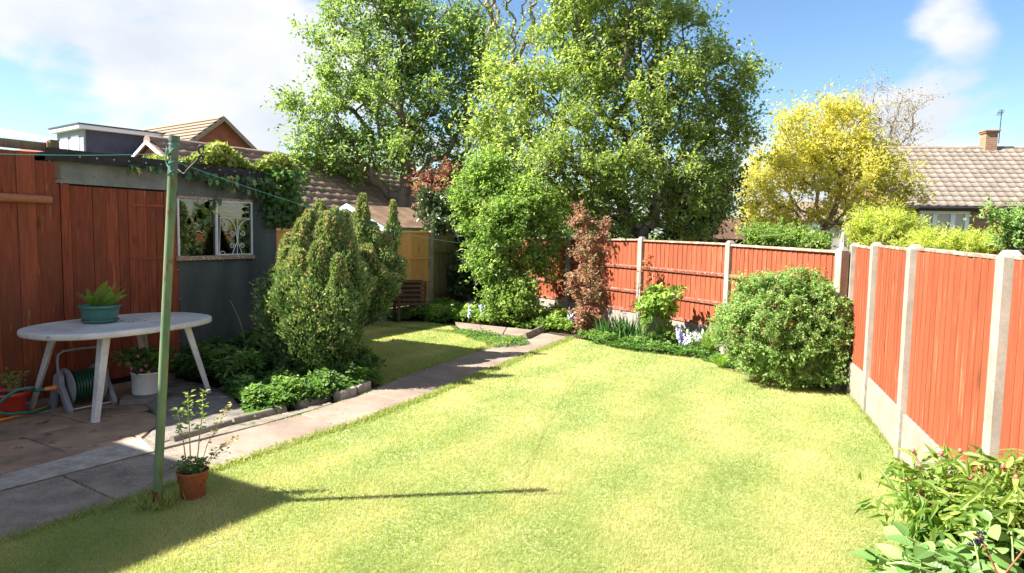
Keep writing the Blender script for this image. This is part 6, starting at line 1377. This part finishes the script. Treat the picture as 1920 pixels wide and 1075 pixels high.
broads = [leaf_unit('leaf', ML['hyd'], 1.0, w_, 'ovate', f_, d_) for w_, f_, d_ in ((0.72, 0.1, 0.22), (0.62, 0.35, 0.45), (0.8, -0.1, 0.6), (0.66, 0.25, 0.05))]; mb = MB(); bx2 = Vector((1.75, 2.2, 0))
for i in range(58):
    px = random.uniform(1640, 1960); lo_ = 1010 - (px - 1640) * 0.17; py = random.uniform(lo_, 1130); d = 2.75 - (py - 900) / 200 * 0.62 + random.uniform(-.08, .08); tip = P3(px, py, d)
    b = bx2 + Vector((random.gauss(0, .15), random.gauss(0, .12), 0)); path_ = smooth([b, b.lerp(tip, .6) + Vector((0, 0, .1)), tip], 4); mb.tube(path_, 0.004, 5)
    for j in range(4):
        a = random.random() * 6.28; dd = Vector((math.cos(a), math.sin(a), random.uniform(-0.1, 0.5))); obj('leaf', random.choice(broads), hy, mtx=basis(tip - Vector((0, 0, j * 0.02)), dd, Vector((random.gauss(-.1, .35), random.gauss(-.15, .35), 1)), random.uniform(0.06, 0.105)))
mb.build('stems', M['stem_green'], hy)
n = 2600; q = scatter(gp([(1650, 1075), (1680, 930), (1800, 900), (1990, 960), (1990, 1160), (1660, 1180)]), n)
q = np.column_stack([rng.uniform(1.25, 2.15, n * 3), rng.uniform(1.75, 2.9, n * 3), rng.uniform(.1, .46, n * 3)]); q = q[q[:, 0] > 0.60 * q[:, 1] + 0.03][:n]; n = len(q)
tag(leaves('foliage', q, rnd_unit(n), unit(rng.normal(size=(n, 3)) * .5 + np.array([0, 0, 1])), 0.09 * (0.6 + .5 * rng.random(n)), 0.055, np.clip(rng.normal(.35, .2, n), 0, 1), ML['cover'], hy), kind='stuff')
sp_o = small_plant('small_shrub', 'small upright sprig at the grass edge left of the broad-leaved shrub', G(1640, 1080), [[G(1650, 1085), AT(1645, 1060, 2.55), AT(1632 + 8 * k, 1022 + 6 * k, 2.5)] for k in range(4)], 0.045, 0.018, 22, ML['haz'], M['stem_green'], spread=0.03)
bm_ = MB()
bt_ = [AT(1895 + 6 * k, 1075 - 30 * k, 2.1) for k in range(0, 1)]
for path_ in ([AT(1870, 1075, 2.1), AT(1856, 1045, 2.12), AT(1838, 1010, 2.15), AT(1824, 1000, 2.15)], [AT(1885, 1075, 2.1), AT(1905, 1050, 2.1), AT(1925, 1025, 2.1)]): bm_.tube(smooth(path_, 4), 0.003, 5)
bo = thing('berry_sprig', 'reddish sprig with dark berries among the broad leaves at lower right', 'sprig', tuple(AT(1870, 1075, 2.1))); bm_.build('stem', M['stem_red'], bo)
bm_ = MB()
for k in range(16):
    q = AT(random.choice([1828, 1836, 1842]) + random.gauss(0, 4), random.uniform(996, 1022), 2.12); bm_.lathe([(0, -.006), (0.005, -.004), (0.006, 0), (0.004, .004), (0, .006)], c=q, n=7)
bm_.build('berries', M['berry'], bo)

# ================================================================== GRASS BLADES
def patch_noise(x, y):
    return (0.8 * np.sin(x * 3.1 + y * 1.3 + 1) + 0.5 * np.sin(x * 1.7 - y * 2.3) + 0.22 * np.sin(x * 23 + 3 * np.sin(y * 7)) * np.sin(y * 19 + 3 * np.sin(x * 5)) + np.sin(x * 5.3 + y * 4.1 + 2) * .6 + np.sin(x * 9.7 - y * 7.9) * .5 + np.sin(x * 17 + y * 13.1) * .35 + 1.3 * np.sin((x * 0.9 - y * 0.36 + 0.1 * np.sin(y * 2)) * 8.5) + 1.1 * np.clip(np.sin(x * 2.1 + 2.2 * np.sin(y * 1.1 + 1)) * np.sin(y * 1.9 + 1.5 * np.sin(x * 1.3)), 0, 1)) / 4.3
def blades_on(poly, n, name, label, z0=0.0, hmul=1.0):
    P = np.array(poly); out = np.zeros((0, 2))
    while len(out) < n:
        m = n * 3; y = 2.4 * (13.5 / 2.4) ** rng.random(m); y = np.where(True, y, y); x = (rng.random(m) * 2 - 1) * 0.86 * y
        k = in_poly(x, y, P); out = np.concatenate([out, np.column_stack([x[k], y[k]])])
    q = out[:n]; dist = q[:, 1]
    pn = patch_noise(q[:, 0], q[:, 1]); h = (0.012 + 0.018 * rng.random(n)) * (1 + 0.2 * pn) * hmul; w = 0.0030 * np.clip(dist / 3.0, 1, 3.2)
    a = rng.random(n) * 6.283; tl = rng.normal(0, .8, (n, 2)); d = unit(np.column_stack([tl, np.ones(n)])) ; s = np.column_stack([np.cos(a), np.sin(a), 0 * a])
    c = np.column_stack([q, np.full(n, z0)])
    V = np.stack([c - s * (w / 2)[:, None], c + s * (w / 2)[:, None], c + d * h[:, None]], 1).reshape(-1, 3); F = np.arange(3 * n).reshape(-1, 3)
    v = np.clip(0.55 + 0.50 * pn + rng.normal(0, .06, n), 0, 1)
    return tag(obj(name, raw_mesh(name, V, F, ML['grass'], np.repeat(v, 3), smooth=False)), label, 'grass', kind='stuff')
blades_on(lawn_main, 430000, 'grass', 'short mown sunlit grass of the main lawn')
blades_on(lawn_small, 45000, 'grass', 'short grass of the small side lawn left of the path')
# rough tufts along the lawn edges
def edge_tufts(P, n, label, spread=0.03, h=0.05):
    P = [Vector((p[0], p[1], 0)) for p in P]; L_ = plen(P); c = []
    for k in range(n):
        s = L_ * rng.random(); q = polyat(P, s); c.append((q.x + rng.normal(0, spread), q.y + rng.normal(0, spread), 0))
    c = np.array(c); d = unit(np.column_stack([rng.normal(0, .5, (n, 2)), np.ones(n)])); 
    o = leaves('grass', c, d, unit(rng.normal(size=(n, 3)) * np.array([1, 1, .1])), h * (0.4 + rng.random(n)), 0.0045 * np.clip(c[:, 1] / 3, 1, 3), np.clip(rng.normal(.42, .18, n), 0, 1), ML['grass'], None, fold=0.1, droop=.2)
    return tag(o, label, 'grass', kind='stuff')
edge_tufts([xy(p) for p in R_path[1:]], 7000, 'longer grass tufts along the path edge of the lawn', 0.03, 0.035)
edge_tufts(gp([(1591, 738), (1625, 779), (1692, 863), (1849, 1059)]), 2500, 'sparse grass tufts along the foot of the right-hand fence', 0.02, 0.035)
edge_tufts([(pb.x - .05, pb.y - .03), (pb.x + .06, pb.y + .02)], 260, 'grass tuft round the foot of the washing line post', 0.04, 0.07)
edge_tufts(gp([(712, 722), (779, 697), (880, 664), (1004, 629)]), 2500, 'grass tufts along the path edge of the side lawn', 0.025, 0.05)

edge_tufts([xy(G(-40, 936)), xy(G(0, 925)), xy(G(284, 852))], 420, 'small weeds and moss in the joint beside the mortar strip', 0.008, 0.018)
edge_tufts([xy(G(120, 896)), xy(G(212, 940))], 120, 'tiny weeds in the joint across the path slabs', 0.006, 0.015)
edge_tufts([xy(p) for p in L_path[3:]], 1500, 'short weeds along the bed side of the path', 0.012, 0.022)
def debris(poly, n, label, z, smax=0.02):
    q = scatter(poly, n); c = np.column_stack([q, np.full(n, z)]); d = unit(np.column_stack([rng.normal(size=(n, 2)), rng.normal(.1, .1, n)])); nr = unit(np.column_stack([rng.normal(0, .3, (n, 2)), np.ones(n)]))
    return tag(leaves('fallen_leaves', c, d, nr, smax * (.4 + .6 * rng.random(n)), smax * .5, rng.random(n), ML['litter']), label, 'leaf litter', kind='stuff')
ML['litter'] = mat_leaf('dry_leaf', [(0, (0.05, 0.03, 0.015)), (0.6, (0.18, 0.11, 0.05)), (1, (0.42, 0.32, 0.16))], 0.1)
debris(patio_poly, 900, 'dry leaf bits and crumbs scattered over the patio paving', 0.024, 0.016)
debris([xy(p) for p in L_path[1:]] + [xy(p) for p in R_path[:0:-1]], 420, 'dry leaf bits scattered over the path slabs', 0.022, 0.016)
debris(gp([(1340, 690), (1440, 700), (1590, 728), (1592, 742), (1540, 736), (1440, 716)]), 900, 'brown leaf litter on the soil under the rounded bush', 0.012, 0.03)
debris(patch, 260, 'dry crumbs lying on the rough concrete patch', 0.032, 0.016)
bpy.context.view_layer.update()
